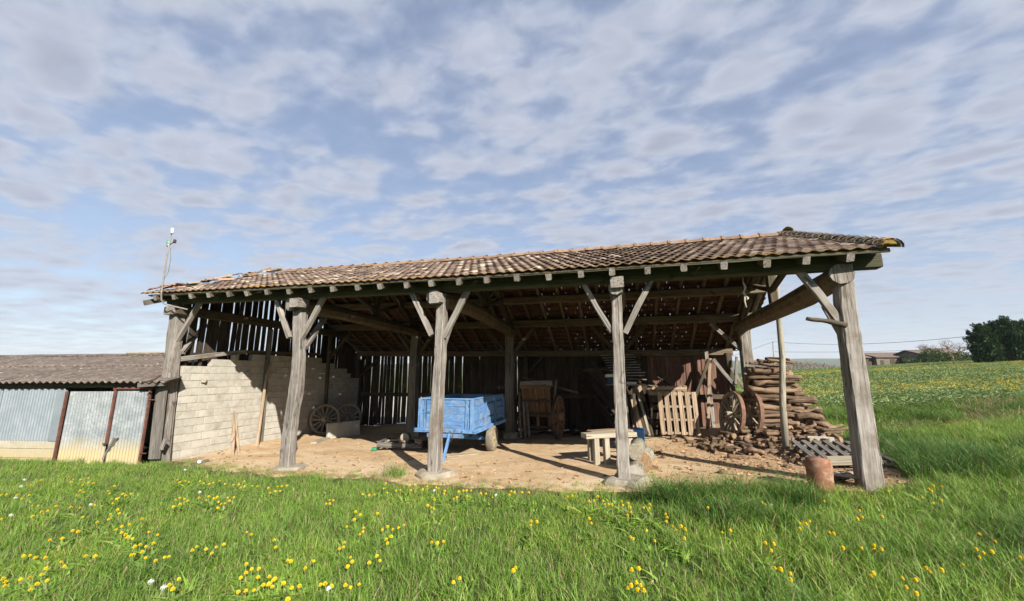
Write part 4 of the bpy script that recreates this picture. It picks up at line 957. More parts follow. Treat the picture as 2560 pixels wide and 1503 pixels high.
for k_ in range(5):
    q = Vector((p.x - .35 + .2 * k_, p.y + random.uniform(-.1, .3), p.z + .20)); pl = beam('wood_offcut', q, q + Vector((random.uniform(.15, .3), random.uniform(-.15, .2), random.uniform(0, .04))), .09, .04, 'pale_wood'); tag(pl, 'pale wooden offcut lying on the flat pallet', 'offcut', 'offcuts on the flat pallet')
q = floor_hit(921, 1110); o = link('green_box', bevel_box('green_box', .12, .10, .07, .006, 'glass_green'), None, TRS((q.x, q.y, q.z + .05), .3)); tag(o, 'small green box at the corner of the flat pallet', 'box')
q0, q1 = floor_hit(1097, 1126), floor_hit(1176, 1118); plank(q0 + Vector((0, 0, .02)), q1 + Vector((0, 0, .025)), .12, .03, 'bench_wood', 'ground_plank', 'pale bare plank lying on the earth in front of the blue trailer', 'plank', xref=Vector((0, 1, 0)))

# ------------------------------------------------------------------ bench, barrel and stumps by the fourth post
bz = at_b(1475, 1069, 1.25).z; c0 = at_b(1443, 1070, 1.22)
BM = TRS((c0.x, c0.y, 0), R(30)); bn = thing('work_bench', 'rough thick-topped wooden bench standing behind the fourth post from the shed', 'bench', BM)
beam('bench_top', (0, .12, bz - .05), (1.10, .12, bz - .05), .26, .09, 'bench_wood', bn, wob=.006); beam('bench_top', (.25, .40, bz - .035), (1.18, .40, bz - .035), .26, .07, 'pale_wood', bn, wob=.006)
BI = BM.inverted()
for (x, y) in ((.22, .06), (.42, -.0), (.98, .10), (1.02, .42), (.3, .45)):
    w_ = BM @ Vector((x, y, 0)); beam('leg', (x, y, FZ(w_.x, w_.y) - .01), (x, y, bz - .095), .11, .10, 'bench_wood', bn, wob=.006)
q = floor_hit(1572, 1106); s = MB(); s.tube([(0, 0, 0), (0, 0, .02), (0, 0, .19), (0, 0, .21), (0, 0, .23), (0, 0, .43), (0, 0, .45), (0, 0, .47)], [.20, .205, .20, .21, .20, .20, .208, .20], 20)
o = s.obj('blue_drum', 'blue_metal', None, Matrix.Translation((q.x - .05, q.y, q.z)), True); tag(o, 'blue metal drum standing behind the wooden bench', 'drum')
for (x, y, r, dz, L, mt, lb) in ((1562, 1168, .14, .14, .75, ('pole_wood', 'concrete_block'), 'round weathered log lying beside the foot of the fourth post from the shed'), (1562, 1112, .13, .12, .7, ('pole_wood', 'bench_wood'), 'pale debarked log lying stacked behind the fourth post from the shed')):
    pc = at_b(x, y, .28 if dz == .14 else .62); o = link('log', log_mesh('log', L, r, mt, 12, .01, 1.0, .03), None, axis_frame(pc, pc + Vector((.12, 1, .0)))[0]); tag(o, lb, 'log')
o = link('log', log_mesh('log', .8, .17, ('pole_wood', 'cut_wood'), 12, .01, 1.0, .03), None, axis_frame((3.62, .75, FZ(3.62, .9) + .17), (3.75, 1.6, FZ(3.7, 1.5) + .17))[0]); tag(o, 'thick log lying under the other logs behind the fourth post from the shed', 'log')

# ------------------------------------------------------------------ old tip cart in the shade
ct = thing('tip_cart', 'old brown wooden cart tipped up on end beside a middle post', 'cart')
a0, a1 = .42, 1.28; zl, zh = .12, 1.38
def cp(u, v, off=0): return Vector((a0 + (a1 - a0) * (u + (0.5 - u) * .16 * (1 - v)), 5.35 - .42 * v - off, zl + (zh - zl) * v))
for i in range(5): beam('floor_board', cp((i + .5) / 5, .28), cp((i + .5) / 5, 1.0), .155, .025, 'cart_wood', ct, xref=Vector((1, 0, 0)))
for u in (.03, .5, .97): beam('side_rail', cp(u, 0, .04), cp(u, 1.0, .04), .085, .06, 'cart_wood', ct)
for v in (.04, .36, .66, .98): beam('cross_bar', cp(-.06, v, .07), cp(1.06, v, .07), .05, .07, 'cart_wood' if v > .9 else 'dark_iron', ct)
beam('tail_board', cp(-.05, 1.05), cp(1.1, 1.08), .04, .16, 'grey_board', ct)
for sx in (1.14,): beam('side_board', cp(sx, .6, .0), cp(sx + .1, 1.15, .1), .05, .12, 'grey_board', ct)
wheel(.62, 12, TRS((1.52, 4.95, FZ(1.5, 4.95)), R(83)), 'large wooden wheel seen edge-on beside the tipped-up brown cart', None, hub=.14, mats=('cart_wood', 'dark_iron'))
wheel(.62, 12, TRS((.20, 5.75, FZ(.2, 5.75)), R(83)), 'dark wooden wheel behind the tipped-up brown cart', None, hub=.14, mats=('cart_wood', 'dark_iron'))
for k_, (x0, y0, x1, y1, bb) in enumerate(((1282, 1078, 1278, 965, 4.8), (1293, 1078, 1287, 960, 4.85), (1303, 1077, 1296, 975, 4.9))):
    plank(at_b(x0, y0, bb - .1), at_b(x1, y1, bb + .25), .06, .04, 'grey_board', 'leaning_board', 'narrow grey board standing on end between middle post and tipped cart', 'plank', 'boards by the tipped cart')
plank(at_b(1287, 930, 6.3), at_b(1422, 966, 5.2), .08, .06, 'grey_board', 'cross_pole', 'long grey pole lying slanted across the top of the tipped cart', 'pole')

# dark jumble of leaning boards between cart and fourth post
def lean(x0, y0, b0, x1, y1, b1, w, t, mat, lb, grp=None, nm='leaning_board'):
    p = at_b(x0, y0, b0); f = FZ(p.x, p.y)
    if y0 > 1040: p.z = max(p.z, f - .01) if p.z > f - .3 else f
    return plank(p, at_b(x1, y1, b1), w, t, mat, nm, lb, 'plank', grp, xref=Vector((1, 0, 0)))
G1 = 'dark boards leaning between cart and fourth post'; L1 = 'dark old board leaning in the shade between tipped cart and fourth post'
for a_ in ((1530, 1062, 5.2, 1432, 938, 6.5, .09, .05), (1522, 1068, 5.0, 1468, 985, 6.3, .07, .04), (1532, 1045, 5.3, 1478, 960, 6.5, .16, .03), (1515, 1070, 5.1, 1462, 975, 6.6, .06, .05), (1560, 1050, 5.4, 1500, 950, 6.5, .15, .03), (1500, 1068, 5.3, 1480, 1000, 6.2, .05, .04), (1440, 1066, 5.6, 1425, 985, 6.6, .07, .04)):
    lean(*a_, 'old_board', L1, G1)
o = link('dark_panel', None); bpy.data.objects.remove(o)
pn = thing('plank_panel', 'large dark plank panel leaning slanted against the rear wall', 'panel')
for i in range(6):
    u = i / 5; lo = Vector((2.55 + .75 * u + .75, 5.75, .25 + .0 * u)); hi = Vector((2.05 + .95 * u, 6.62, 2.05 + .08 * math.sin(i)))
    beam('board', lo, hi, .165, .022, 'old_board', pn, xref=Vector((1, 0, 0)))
beam('ledge', (2.15, 6.42, 1.85), (3.05, 6.42, 1.9), .05, .10, 'old_board', pn)
# slatted rack hanging behind the fourth post, and the shelf under it
rk = thing('slatted_rack', 'grey slatted rack leaning under the roof behind the fourth post from the shed', 'rack')
for i in range(9):
    t = i / 8; z_ = 2.30 - .62 * t; b_ = 5.7 - .55 * t; xa = at_b(1478 + 30 * t, 900, b_).x; xb = at_b(1560 + 26 * t, 900, b_).x
    beam('slat', (xa, b_, z_), (xb + .05 * math.sin(i * 2), b_ - .02, z_ + .01), .075, .02, 'grey_tin', rk, wob=.004)
for u in (.12, .9):
    xa = at_b(1500, 900, 5.4).x * (1 - u) + at_b(1580, 900, 5.4).x * u; beam('side_bar', (xa, 5.72, 2.28), (xa + .04, 5.16, 1.66), .05, .04, 'old_beam', rk)
sz_ = at_b(1560, 948, 5.0).z; sx0, sx1 = at_b(1492, 948, 5.0).x, at_b(1590, 948, 5.0).x
sh = thing('tool_shelf', 'grey shelf board on posts behind the fourth post from the shed', 'shelf')
beam('shelf_board', (sx0, 5.15, sz_), (sx1, 5.10, sz_ + .02), .40, .03, 'grey_board', sh); beam('post', (sx0 + .75, 5.2, FZ(sx0 + .75, 5.2)), (sx0 + .75, 5.2, sz_ - .016), .07, .07, 'old_beam', sh); beam('post', (sx0 + .30, 5.2, FZ(sx0 + .3, 5.2)), (sx0 + .30, 5.2, sz_ - .016), .07, .07, 'old_beam', sh)
def at_shelf(x): return at_b(x, 940, 5.05).x
o = link('dark_box', bevel_box('dark_box', .34, .26, .20, .01, 'dark_blue'), None, TRS((at_shelf(1508), 5.08, sz_ + .118), .1)); tag(o, 'dark blue box on the shelf behind the fourth post from the shed', 'box')
o = link('white_sack', rock_mesh('white_sack', .26, .18, .09, 'white_thing', 2, .15, seed=3), None, TRS((at_shelf(1502), 5.06, sz_ + .262), .2)); tag(o, 'small white bundle on top of the dark blue box', 'bundle')
o = link('tin_can', None); bpy.data.objects.remove(o)
s = MB(); s.tube([(0, 0, 0), (0, .28, 0)], .05, 10, True, 0, 1); o = s.obj('log', ['dark_iron', 'cut_wood'], None, Matrix.Translation((at_shelf(1574), 4.98, sz_ + .09)) @ Euler((-.2, 0, .6)).to_matrix().to_4x4()); tag(o, 'short dark log with pale end lying on the shelf', 'log')
o = link('white_tray', bevel_box('white_tray', .30, .24, .07, .008, 'white_thing'), None, TRS((at_shelf(1554), 5.1, sz_ + .052), -.1)); tag(o, 'pale flat tray on the shelf behind the fourth post from the shed', 'tray')
plank((at_shelf(1545), 5.12, sz_ + .17), (at_shelf(1592), 5.1, sz_ + .155), .10, .025, 'pale_wood', 'shelf_slat', 'pale slat lying across the tray on the shelf', 'slat')

# sunlit boards to the right of the fourth post
G2 = 'sunlit boards leaning behind the bench'; L2 = 'pale narrow board leaning in the sun between the bench and the upright pallet'
for a_ in ((1600, 1073, 4.9, 1567, 958, 5.9, .075, .05, 'bench_wood'), (1592, 1070, 4.9, 1560, 962, 6.0, .10, .03, 'old_board'), (1577, 1068, 4.9, 1556, 975, 5.8, .14, .03, 'pale_wood'), (1566, 1066, 5.0, 1553, 985, 5.8, .13, .03, 'pale_wood'), (1585, 1066, 5.2, 1563, 1000, 5.9, .10, .03, 'pale_wood'), (1606, 1072, 5.3, 1585, 990, 6.2, .06, .03, 'old_board')):
    lean(*a_, L2, G2)
o = lean(1600, 1040, 6.0, 1566, 940, 6.6, .20, .025, 'pale_wood', 'wide pointed pale plank leaning against the reddish plank wall'); o.name = 'leaning_board'
plank(at_b(1618, 928, 6.5), at_b(1682, 972, 5.8), .05, .04, 'old_board', 'pole', 'thin dark pole slanting above the stacked pallets', 'pole')
# reddish wall frame members in front of the rear boards
for x0, y0, x1, y1, w, mt in ((1741, 1065, 1747, 882, .09, 'pale_wood'), (1745, 885, 1700, 1010, .09, 'old_beam'), (1754, 884, 1808, 948, .10, 'weathered_oak'), (1810, 945, 1812, 878, .06, 'weathered_oak'), (1850, 985, 1800, 905, .07, 'weathered_oak')):
    beam('brace', at_b(x0, y0, 6.55), at_b(x1, y1, 6.62), w, .06, mt, barn)
# pallets
p0, p1 = floor_hit(1628, 1074), floor_hit(1722, 1074); pm = (p0 + p1) / 2
ang = math.atan2(p1.y - p0.y, p1.x - p0.x)
pallet(Matrix.Translation(Vector((pm.x, pm.y, pm.z + .02))) @ Euler((0, 0, ang)).to_matrix().to_4x4() @ Euler((R(80), 0, 0)).to_matrix().to_4x4() @ Matrix.Translation((0, .60, .0)), 1.04, 1.18, 6, 4, 'pale pallet standing on end against the stack in the sun', 'pale_wood', .12)
pm2 = Vector((pm.x - .25, pm.y + .62, 0)); 
ps = thing('crate_stack', 'dark wooden crate behind the upright pallet, carrying two flat pallets', 'crate', TRS((pm2.x, pm2.y, FZ(pm2.x, pm2.y)), ang))
for k_ in range(5):
    for yy in (-.42, .42): beam('slat', (-.5, yy, .08 + .235 * k_), (.5, yy, .08 + .235 * k_), .02, .17, 'old_board', ps)
    for xx in (-.5, .5): beam('slat', (xx, -.40, .08 + .235 * k_), (xx, .40, .08 + .235 * k_), .02, .17, 'old_board', ps)
for xx in (-.46, .46):
    for yy in (-.40, .40): beam('corner_post', (xx, yy, 0), (xx, yy, 1.12), .05, .05, 'old_board', ps)
fzz = FZ(pm2.x, pm2.y) + 1.135
pallet(TRS((pm2.x, pm2.y - .05, fzz + .012), ang), 1.05, .95, 7, 3, 'lower of two flat pallets lying on the dark crate', 'pale_wood', .10)
pallet(TRS((pm2.x + .03, pm2.y - .03, fzz + .150), ang + .03), 1.0, .90, 7, 3, 'upper of two flat pallets lying on the dark crate', 'pale_wood', .10)
# right-hand wheels leaning on the wood
p = floor_hit(1790, 1068); wheel(.62, 14, TRS((at_b(1795, 1060, 4.85).x, 4.85, FZ(6.0, 4.85) - .03), R(-78), R(-9)), 'iron-tyred cart wheel leaning by the firewood, the one nearer the upright pallet', None, hub=.12, rimw=.09)
wheel(.62, 14, TRS((at_b(1838, 1060, 4.75).x, 4.75, FZ(6.3, 4.75) - .02), R(-78), R(-9)), 'iron-tyred cart wheel leaning hard against the end of the firewood stack', None, hub=.12, rimw=.09)
# prop pole, stake, rope, branch
p = floor_hit(1935, 1113); tp = at_b(1911, 668, p.y + .05)
s = MB(); s.tube([p - Vector((0, 0, .05)), p.lerp(tp, .25) + Vector((-.02, 0, 0)), p.lerp(tp, .5) + Vector((.02, 0, 0)), p.lerp(tp, .75) + Vector((-.01, 0, 0)), tp], [.068, .063, .058, .052, .046], 12, True, jit=.03)
s.v = [tuple(Vector(v) - p) for v in s.v]; o = s.obj('prop_pole', 'pole_wood', None, Matrix.Translation(p), True); tag(o, 'tall round debarked pole propping the roof in front of the firewood stack', 'pole')
p = floor_hit(1955, 1111); o = plank(p - Vector((0, 0, .02)), p + Vector((0, 0, .27)), .045, .045, 'grey_board', 'stake', 'short wooden stake standing beside the round prop pole', 'stake')
r0 = at_b(1826, 668, .14); s = MB(); zz = r0.z + .06; s.tube([(0, 0, .1), (0, 0, -.2), (.015, 0, -.28), (-.01, .01, -.36)], .010, 6); s.tube([(0, 0, -.20), (.025, .0, -.26), (.012, .01, -.31), (-.015, 0, -.36), (.02, 0, -.42), (.045, .01, -.45), (.02, .0, -.47)], .016, 7); s.tube([(.0, 0, -.36), (-.012, 0, -.5), (.0, 0, -.60)], .013, 6)
o = s.obj('rope', 'rope', None, Matrix.Translation(r0), True); tag(o, 'knotted pale rope hanging from the eave beam between the last two posts', 'rope')
b0, b1 = at_b(2082, 800, -.20), at_b(1986, 785, -.30); o = link('dead_branch', log_mesh('dead_branch', (b1 - b0).length, .045, ('old_beam', 'grey_board'), 8, .04, .55, .2, 8), None, axis_frame(b0, b1)[0]); tag(o, 'dead branch stub wedged in the brace of the thick post at the open gable', 'branch')
# right corner of the floor: pot, pallet, block, tiles
p = floor_hit(2021, 1202); s = MB(); s.tube([(0, 0, 0), (0, 0, .02), (0, 0, .15), (0, 0, .30), (0, 0, .36), (0, 0, .40), (0, 0, .42), (0, 0, .40), (0, 0, .22)], [.150, .152, .150, .158, .152, .138, .128, .110, .105], 20, True, jit=.006)
o = s.obj('clay_pot', 'terracotta', None, TRS((p.x, p.y, p.z - .01), 0, R(-2), R(2)), True); tag(o, 'tall brown terracotta pot with dark open mouth near the thick post at the open gable', 'pot')
pc = Vector((7.05, 1.95, 0)); pallet(TRS((7.06, 1.92, FZ(7.05, 1.9) + .08), R(-6), R(5), R(-2)), 1.12, 1.25, 7, 4, 'dark weathered slatted pallet lying on the ground behind the thick open-gable post', 'grey_board', .085)
plank((6.58, 1.18, FZ(6.6, 1.2) + .13), (7.3, 1.12, FZ(7.2, 1.1) + .17), .05, .13, 'bench_wood', 'front_board', 'pale thick board lying along the edge of the dark slatted pallet', 'board')
p = floor_hit(2018, 1106); o = link('concrete_block', bevel_box('concrete_block', .46, .2, .22, .01, 'concrete_block', .004), None, TRS((p.x + .06, p.y + .1, p.z + .13), R(-8), R(-6))); tag(o, 'single pale concrete block behind the dark slatted pallet', 'block')
for k_, (x, y) in enumerate(((2075, 1180), (2090, 1187), (2098, 1178), (2060, 1188), (2108, 1172))):
    p = floor_hit(x, y); o = link('broken_tile', tm['roof_tile'], None, TRS((p.x, p.y, p.z + .02 + .015 * k_), k_ * 1.3, random.uniform(-.2, .2), random.uniform(-.2, .2))); tag(o, 'broken clay roof tile lying at the foot of the thick open-gable post', 'tile', 'broken tiles by the open-gable post')
for k_, (x, y, sz) in enumerate(((1598, 1130, .16), (1606, 1145, .20), (1622, 1118, .12), (1612, 1155, .12), (1632, 1128, .10), (1590, 1142, .10))):
    p = floor_hit(x, y); o = link('wood_chunk', rock_mesh('wood_chunk', sz, sz * .7, sz * .6, 'cut_wood' if k_ % 2 else 'bark', 1, .22, seed=k_ + 20), None, TRS((p.x, p.y, p.z + sz * .2), k_)); tag(o, 'rough split wood chunk on the floor beside the log and drum', 'wood chunk', 'split chunks by the fourth post')
for k_, (x, y, sz) in enumerate(((1820, 1184, .13), (1960, 1130, .16), (1948, 1140, .12), (1975, 1122, .15), (1935, 1150, .10), (1780, 1166, .12))):
    p = floor_hit(x, y); o = link('bark_lump', rock_mesh('bark_lump', sz, sz * .8, sz * .6, 'chips' if k_ == 0 else 'bark', 1, .25, seed=k_ + 40), None, TRS((p.x, p.y, p.z + sz * .2), k_)); tag(o, 'small rough lump of bark or earth on the littered floor before the firewood', 'lump', 'lumps on the littered floor')
# ------------------------------------------------------------------ firewood
LOGS = [log_mesh('log', 1.0, .055, bend=b_ * .75, taper=t_, jit=.11, n=9, seg=10) for b_, t_ in ((.05, .8), (.09, .7), (.03, .9), (.12, .75), (.06, .85), (.02, .95), (.10, .65), (.14, .8))]
def place_log(p0, p1, r, lb, grp):
    M, L = axis_frame(p0, p1, Vector((random.gauss(0, 1), random.gauss(0, 1), random.gauss(0, 1))))
    o = link('firewood_log', random.choice(LOGS), None, M @ Matrix.Diagonal((r / .055, r / .055, L, 1))); tag(o, lb, 'log', grp)
LS, GS = 'bark-covered log laid flat in the firewood stack by the round pole', 'logs in the firewood stack'
LP, GP = 'short log in the loose heap spilled before the firewood stack', 'logs spilled before the stack'
z = .06; row = 0
while z < 1.76:
    amax = float(np.interp(z, [0, .35, .8, 1.3, 1.7, 2.0], [8.25, 8.1, 7.8, 7.5, 7.35, 7.1])); amin = float(np.interp(z, [0, .9, 2.0], [6.55, 6.45, 6.62]))
    step = random.uniform(.082, .108)
    for dep in range(3):
        a_ = amin + random.uniform(-.10, .12)
        while a_ < amax - .25:
            L = random.uniform(.65, 1.25); L = min(L, amax - a_ + random.uniform(-.05, .18)); r = random.choice([.04, .05, .06, .075, .085])
            b_ = 4.50 + dep * .17 + .10 * (z / 2) + random.uniform(-.05, .03) + (.25 * max(0, a_ - 7.2))
            zf = FZ(7.2, 4.6) + z + random.uniform(-.015, .015)
            if random.random() < (.97 if dep < 2 else .6): place_log((a_, b_, zf), (a_ + L, b_ + random.uniform(-.12, .14), zf + random.gauss(0, .05)), r, LS, GS)
            a_ += L + random.uniform(0.0, .06)
    z += step
for i in range(10):
    a_ = random.uniform(6.5, 7.1); b_ = random.uniform(4.5, 5.2); zz = FZ(7.2, 4.6) + 1.76 + random.uniform(0, .20); an = random.uniform(-.9, .9)
    place_log((a_, b_, zz), (a_ + .6 * math.cos(an), b_ + .6 * math.sin(an), zz + random.uniform(-.1, .02)), random.uniform(.03, .05), LS, GS)
i = 0
while i < 150:
    x, y = random.uniform(1700, 2040), random.uniform(1062, 1120)
    p = floor_hit(x, y)
    if p.y < 2.3 + 1.2 * abs((p.x - 6.2) / 1.6) ** 2 or p.y > 4.55 or p.x < 4.9 or (p.x > 7.6 and p.y < 2.7): 
        i += .05; continue
    h = max(0, .55 - .30 * (4.4 - p.y) - .28 * abs(p.x - 6.9)); an = random.gauss(.0, .9); L = random.uniform(.25, .62); r = random.uniform(.03, .062)
    zz = p.z + r * .9 + random.uniform(0, 1) * h; dzz = random.uniform(-.08, .08) if h > .05 else 0
    place_log(p + Vector((0, 0, zz - p.z)), p + Vector((L * math.cos(an), L * math.sin(an), zz - p.z + dzz)), r, LP, GP); i += 1
LK, GK = 'stray short log lying alone on the earth between the upright pallet and the spilled heap', 'stray logs on the barn floor'
for x, y, an, L, r in ((1650, 1082, -.2, .42, .05), (1690, 1092, .2, .35, .045), (1705, 1100, -.9, .25, .05), (1735, 1098, .3, .30, .04), (1715, 1085, .1, .4, .03), (1790, 1128, .05, .5, .04), (1665, 1088, .5, .2, .04)):
    p = floor_hit(x, y); place_log(p + Vector((0, 0, r * .9)), p + Vector((L * math.cos(an), L * math.sin(an), r * .9)), r, LK, GK)
# scrap in the dark rear
LQ, GQ = 'dark scrap board lying on the floor at the shaded rear of the barn', 'scrap boards at the rear'
for i in range(26):
    a_ = random.uniform(.3, 3.9); b_ = random.uniform(5.2, 6.5); an = random.gauss(0, .7); L = random.uniform(.4, 1.3); zz = FZ(a_, b_) + .03 + random.uniform(0, .12)
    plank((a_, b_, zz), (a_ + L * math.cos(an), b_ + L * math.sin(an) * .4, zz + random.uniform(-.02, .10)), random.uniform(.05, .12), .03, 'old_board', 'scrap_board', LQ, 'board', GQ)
# chips and bark litter
cm = []
for i in range(6):
    s = MB(); l, w = random.uniform(.03, .09), random.uniform(.012, .035); s.box(-l / 2, l / 2, -w / 2, w / 2, 0, .01, jit=.006); cm.append(s.mesh('chip', 'chips'))
cp_, cr_, cs_, ci_ = [], [], [], []
for i in range(2600):
    if i < 2000: a_ = min(8.4, max(3.4, random.gauss(6.2, 1.2))); b_ = random.uniform(float(front_edge(a_)) + .05, 5.6)
    else: a_ = random.uniform(-6.6, 6); b_ = float(front_edge(a_)) + abs(random.gauss(0, 1.6)) + .05
    if a_ > float(right_edge(b_)) - .1: continue
    cp_.append((a_, b_, FZ(a_, b_) + .003)); cr_.append((random.gauss(0, .25), random.gauss(0, .25), random.uniform(0, 6.3))); cs_.append(random.uniform(.4, 1.3)); ci_.append(random.randrange(6))
scatter('wood_chips', cp_, cr_, cs_, ci_, cm, 'scattered wood chips and bark litter over the earth floor', 'wood chips')
# ------------------------------------------------------------------ grass
def in_bare(a, b): return (b > front_edge(a) - .03) & (a > -6.95) & (a < right_edge(b)) & (b < 8)
def in_shed(a, b):
    P = np.stack([a - A3.x, b - A3.y], -1); u = P @ np.array([U.x, U.y]); v = P @ np.array([V.x, V.y])
    return (u < .2) & (v > -.10) & (v < 3) | ((a < -6.7) & (a > -7.2) & (b > .2) & (b < 7.2))
def fnoise(a, b, f, s=0):
    return 0.5 + 0.25 * (np.sin(a * f + 1.7 * np.sin(b * f * .7 + s) + s) + np.sin(b * f * 1.3 + 1.3 * np.sin(a * f * .9 + s * 2)))
def sample(y0, y1, dens, xlo=-1.55, xhi=1.8, mx=1.6):
    n = int(dens * ((xhi - xlo) * (y1 * y1 - y0 * y0) / 2 + 2 * mx * (y1 - y0)))
    yy = np.sqrt(RNG.uniform(y0 * y0, y1 * y1, n)); xx = RNG.uniform(0, 1, n) * ((xhi - xlo) * yy + 2 * mx) + xlo * yy - mx
    P = np.stack([xx - ORG[0], yy - ORG[1]], -1); return P @ ex[:2], P @ ey[:2], xx, yy
short = [tuft_mesh('grass_tuft', 30, .10, .05, .12, .0052, .9, 'grass_blade') for _ in range(5)]
mid = [tuft_mesh('grass_tuft', 28, .10, .10, .20, .0058, .8, 'grass_blade') for _ in range(5)]
dark = [tuft_mesh('grass_tuft', 34, .11, .16, .34, .0075, .9, 'dark_grass', 4) for _ in range(3)]
dry = [tuft_mesh('grass_tuft', 20, .10, .05, .14, .004, 1.4, 'dry_grass') for _ in range(3)]
broad = [tuft_mesh('grass_tuft', 9, .07, .05, .09, .028, 1.6, 'grass_blade', 3, .8) for _ in range(2)]
protos = short + mid + dark + dry + broad
ap_, ar_, as_, ai_ = [], [], [], []
DARKC = []
for (x, y, r) in ((1700, 1225, .55), (1780, 1228, .5), (1860, 1232, .45), (1930, 1240, .4), (2215, 1165, .55), (2270, 1160, .55), (2320, 1150, .5), (2200, 1120, .5), (2380, 1140, .5), (1650, 1240, .35)):
    p = ground_hit(x, y); DARKC.append((p.x, p.y, r))
def add_grass(a, b, xx, yy, keep):
    a, b, xx, yy = a[keep], b[keep], xx[keep], yy[keep]; n = len(a)
    z = TT(a, b) - .004
    right = sst(0.0, 5.0, xx) * .75 + .25 * sst(4.0, 2.2, yy); right = np.clip(right + (fnoise(a, b, 1.1, 2.0) - .5) * .9, 0, 1)
    u = RNG.uniform(0, 1, n); idx = np.where(u < right, RNG.integers(5, 10, n), RNG.integers(0, 5, n))
    dk = np.zeros(n, bool)
    for (cx, cy, r) in DARKC: dk |= (np.hypot(a - cx, b - cy) < r * RNG.uniform(.6, 1.1, n))
    dk |= (fnoise(a, b, 1.9, 5.0) > .82) & (RNG.uniform(0, 1, n) < .5) & (xx > 1)
    idx = np.where(dk, RNG.integers(10, 13, n), idx)
    edge = np.abs(b - front_edge(a)) < .22 * RNG.uniform(.3, 1.3, n)
    near_barn = edge & (a > -6.8) & (a < 7.3)
    idx = np.where(near_barn & (RNG.uniform(0, 1, n) < .75), RNG.integers(13, 16, n), idx)
    idx = np.where((RNG.uniform(0, 1, n) < .05), RNG.integers(16, 18, n), idx)
    sc = RNG.uniform(.75, 1.2, n) * (1.0 + .25 * right); sc = np.where(near_barn, sc * .75, sc)
    wind = .18 + .10 * right
    rot = np.stack([RNG.normal(0, .10, n), RNG.normal(wind * .4, .10, n), RNG.uniform(0, 2 * math.pi, n)], -1)
    ap_.append(np.stack([a, b, z], -1)); ar_.append(rot); as_.append(sc); ai_.append(idx)
for y0, y1, dn in ((1.6, 4.5, 150), (4.5, 7.0, 120), (7.0, 11.5, 95)):
    a, b, xx, yy = sample(y0, y1, dn); add_grass(a, b, xx, yy, ~in_bare(a, b) & ~in_shed(a, b) & ((b < 3) | (a > 7)))
a, b, xx, yy = sample(11.5, 14.0, 55, .3, 1.8, 0); add_grass(a, b, xx, yy, ~in_bare(a, b) & (a > 8.2))
# sparse dry tufts straying onto the earth
n = 900; a = RNG.uniform(-6.3, 7.2, n); b = front_edge(a) + np.abs(RNG.normal(0, .26, n)); 
ap_.append(np.stack([a, b, floor_z(a, b) - .002], -1)); ar_.append(np.stack([RNG.normal(0, .2, n), RNG.normal(0, .2, n), RNG.uniform(0, 6.28, n)], -1)); as_.append(RNG.uniform(.35, .8, n)); ai_.append(np.where(RNG.uniform(0, 1, n) < .55, RNG.integers(13, 16, n), RNG.integers(0, 5, n)))
p = floor_hit(975, 1172); n = 9; aa = p.x + RNG.normal(0, .09, n); bb = p.y + RNG.normal(0, .06, n)
ap_.append(np.stack([aa, bb, floor_z(aa, bb)], -1)); ar_.append(np.stack([RNG.normal(0, .1, n), RNG.normal(0, .1, n), RNG.uniform(0, 6.28, n)], -1)); as_.append(RNG.uniform(.9, 1.5, n)); ai_.append(RNG.integers(5, 13, n))
ap_, ar_, as_, ai_ = (np.concatenate(q) for q in (ap_, ar_, as_, ai_))
scatter('meadow_grass', ap_, ar_, as_, ai_, protos, 'lush green meadow grass in front of the barn and shed', 'grass')
# bank at the field edge: taller weeds and dead stalks
bk = [tuft_mesh('weed_tuft', 30, .20, .10, .30, .012, 1.1, m_, 3) for m_ in ('dark_grass', 'grass_blade', 'hedge_leaf', 'dry_grass')]
a, b, xx, yy = sample(9.6, 13.0, 38, .55, 1.85, 0); yb = 10.0 + .35 * np.sin(xx * .5) + .06 * (xx - 9)
k_ = (yy > yb - .1) & (yy < yb + 1.7) & (a > 8.9); a, b, xx, yy = a[k_], b[k_], xx[k_], yy[k_]; n = len(a); t = (yy - yb[k_]) / 1.7
u = RNG.uniform(0, 1, n); brown = (fnoise(a, b, 1.3, 3.0) * .8 + .45 * (1 - t)) > .74
ix = np.where(brown & (u < .62), 3, np.where(u < .45, 1, np.where(u < .8, 0, 2)))
scatter('bank_weeds', np.stack([a, b, TT(a, b)], -1), np.stack([RNG.normal(0, .2, n), RNG.normal(0, .2, n), RNG.uniform(0, 6.28, n)], -1), RNG.uniform(.5, 1.15, n), ix, bk, 'rough weeds and dead stalks on the low bank below the field', 'weeds')
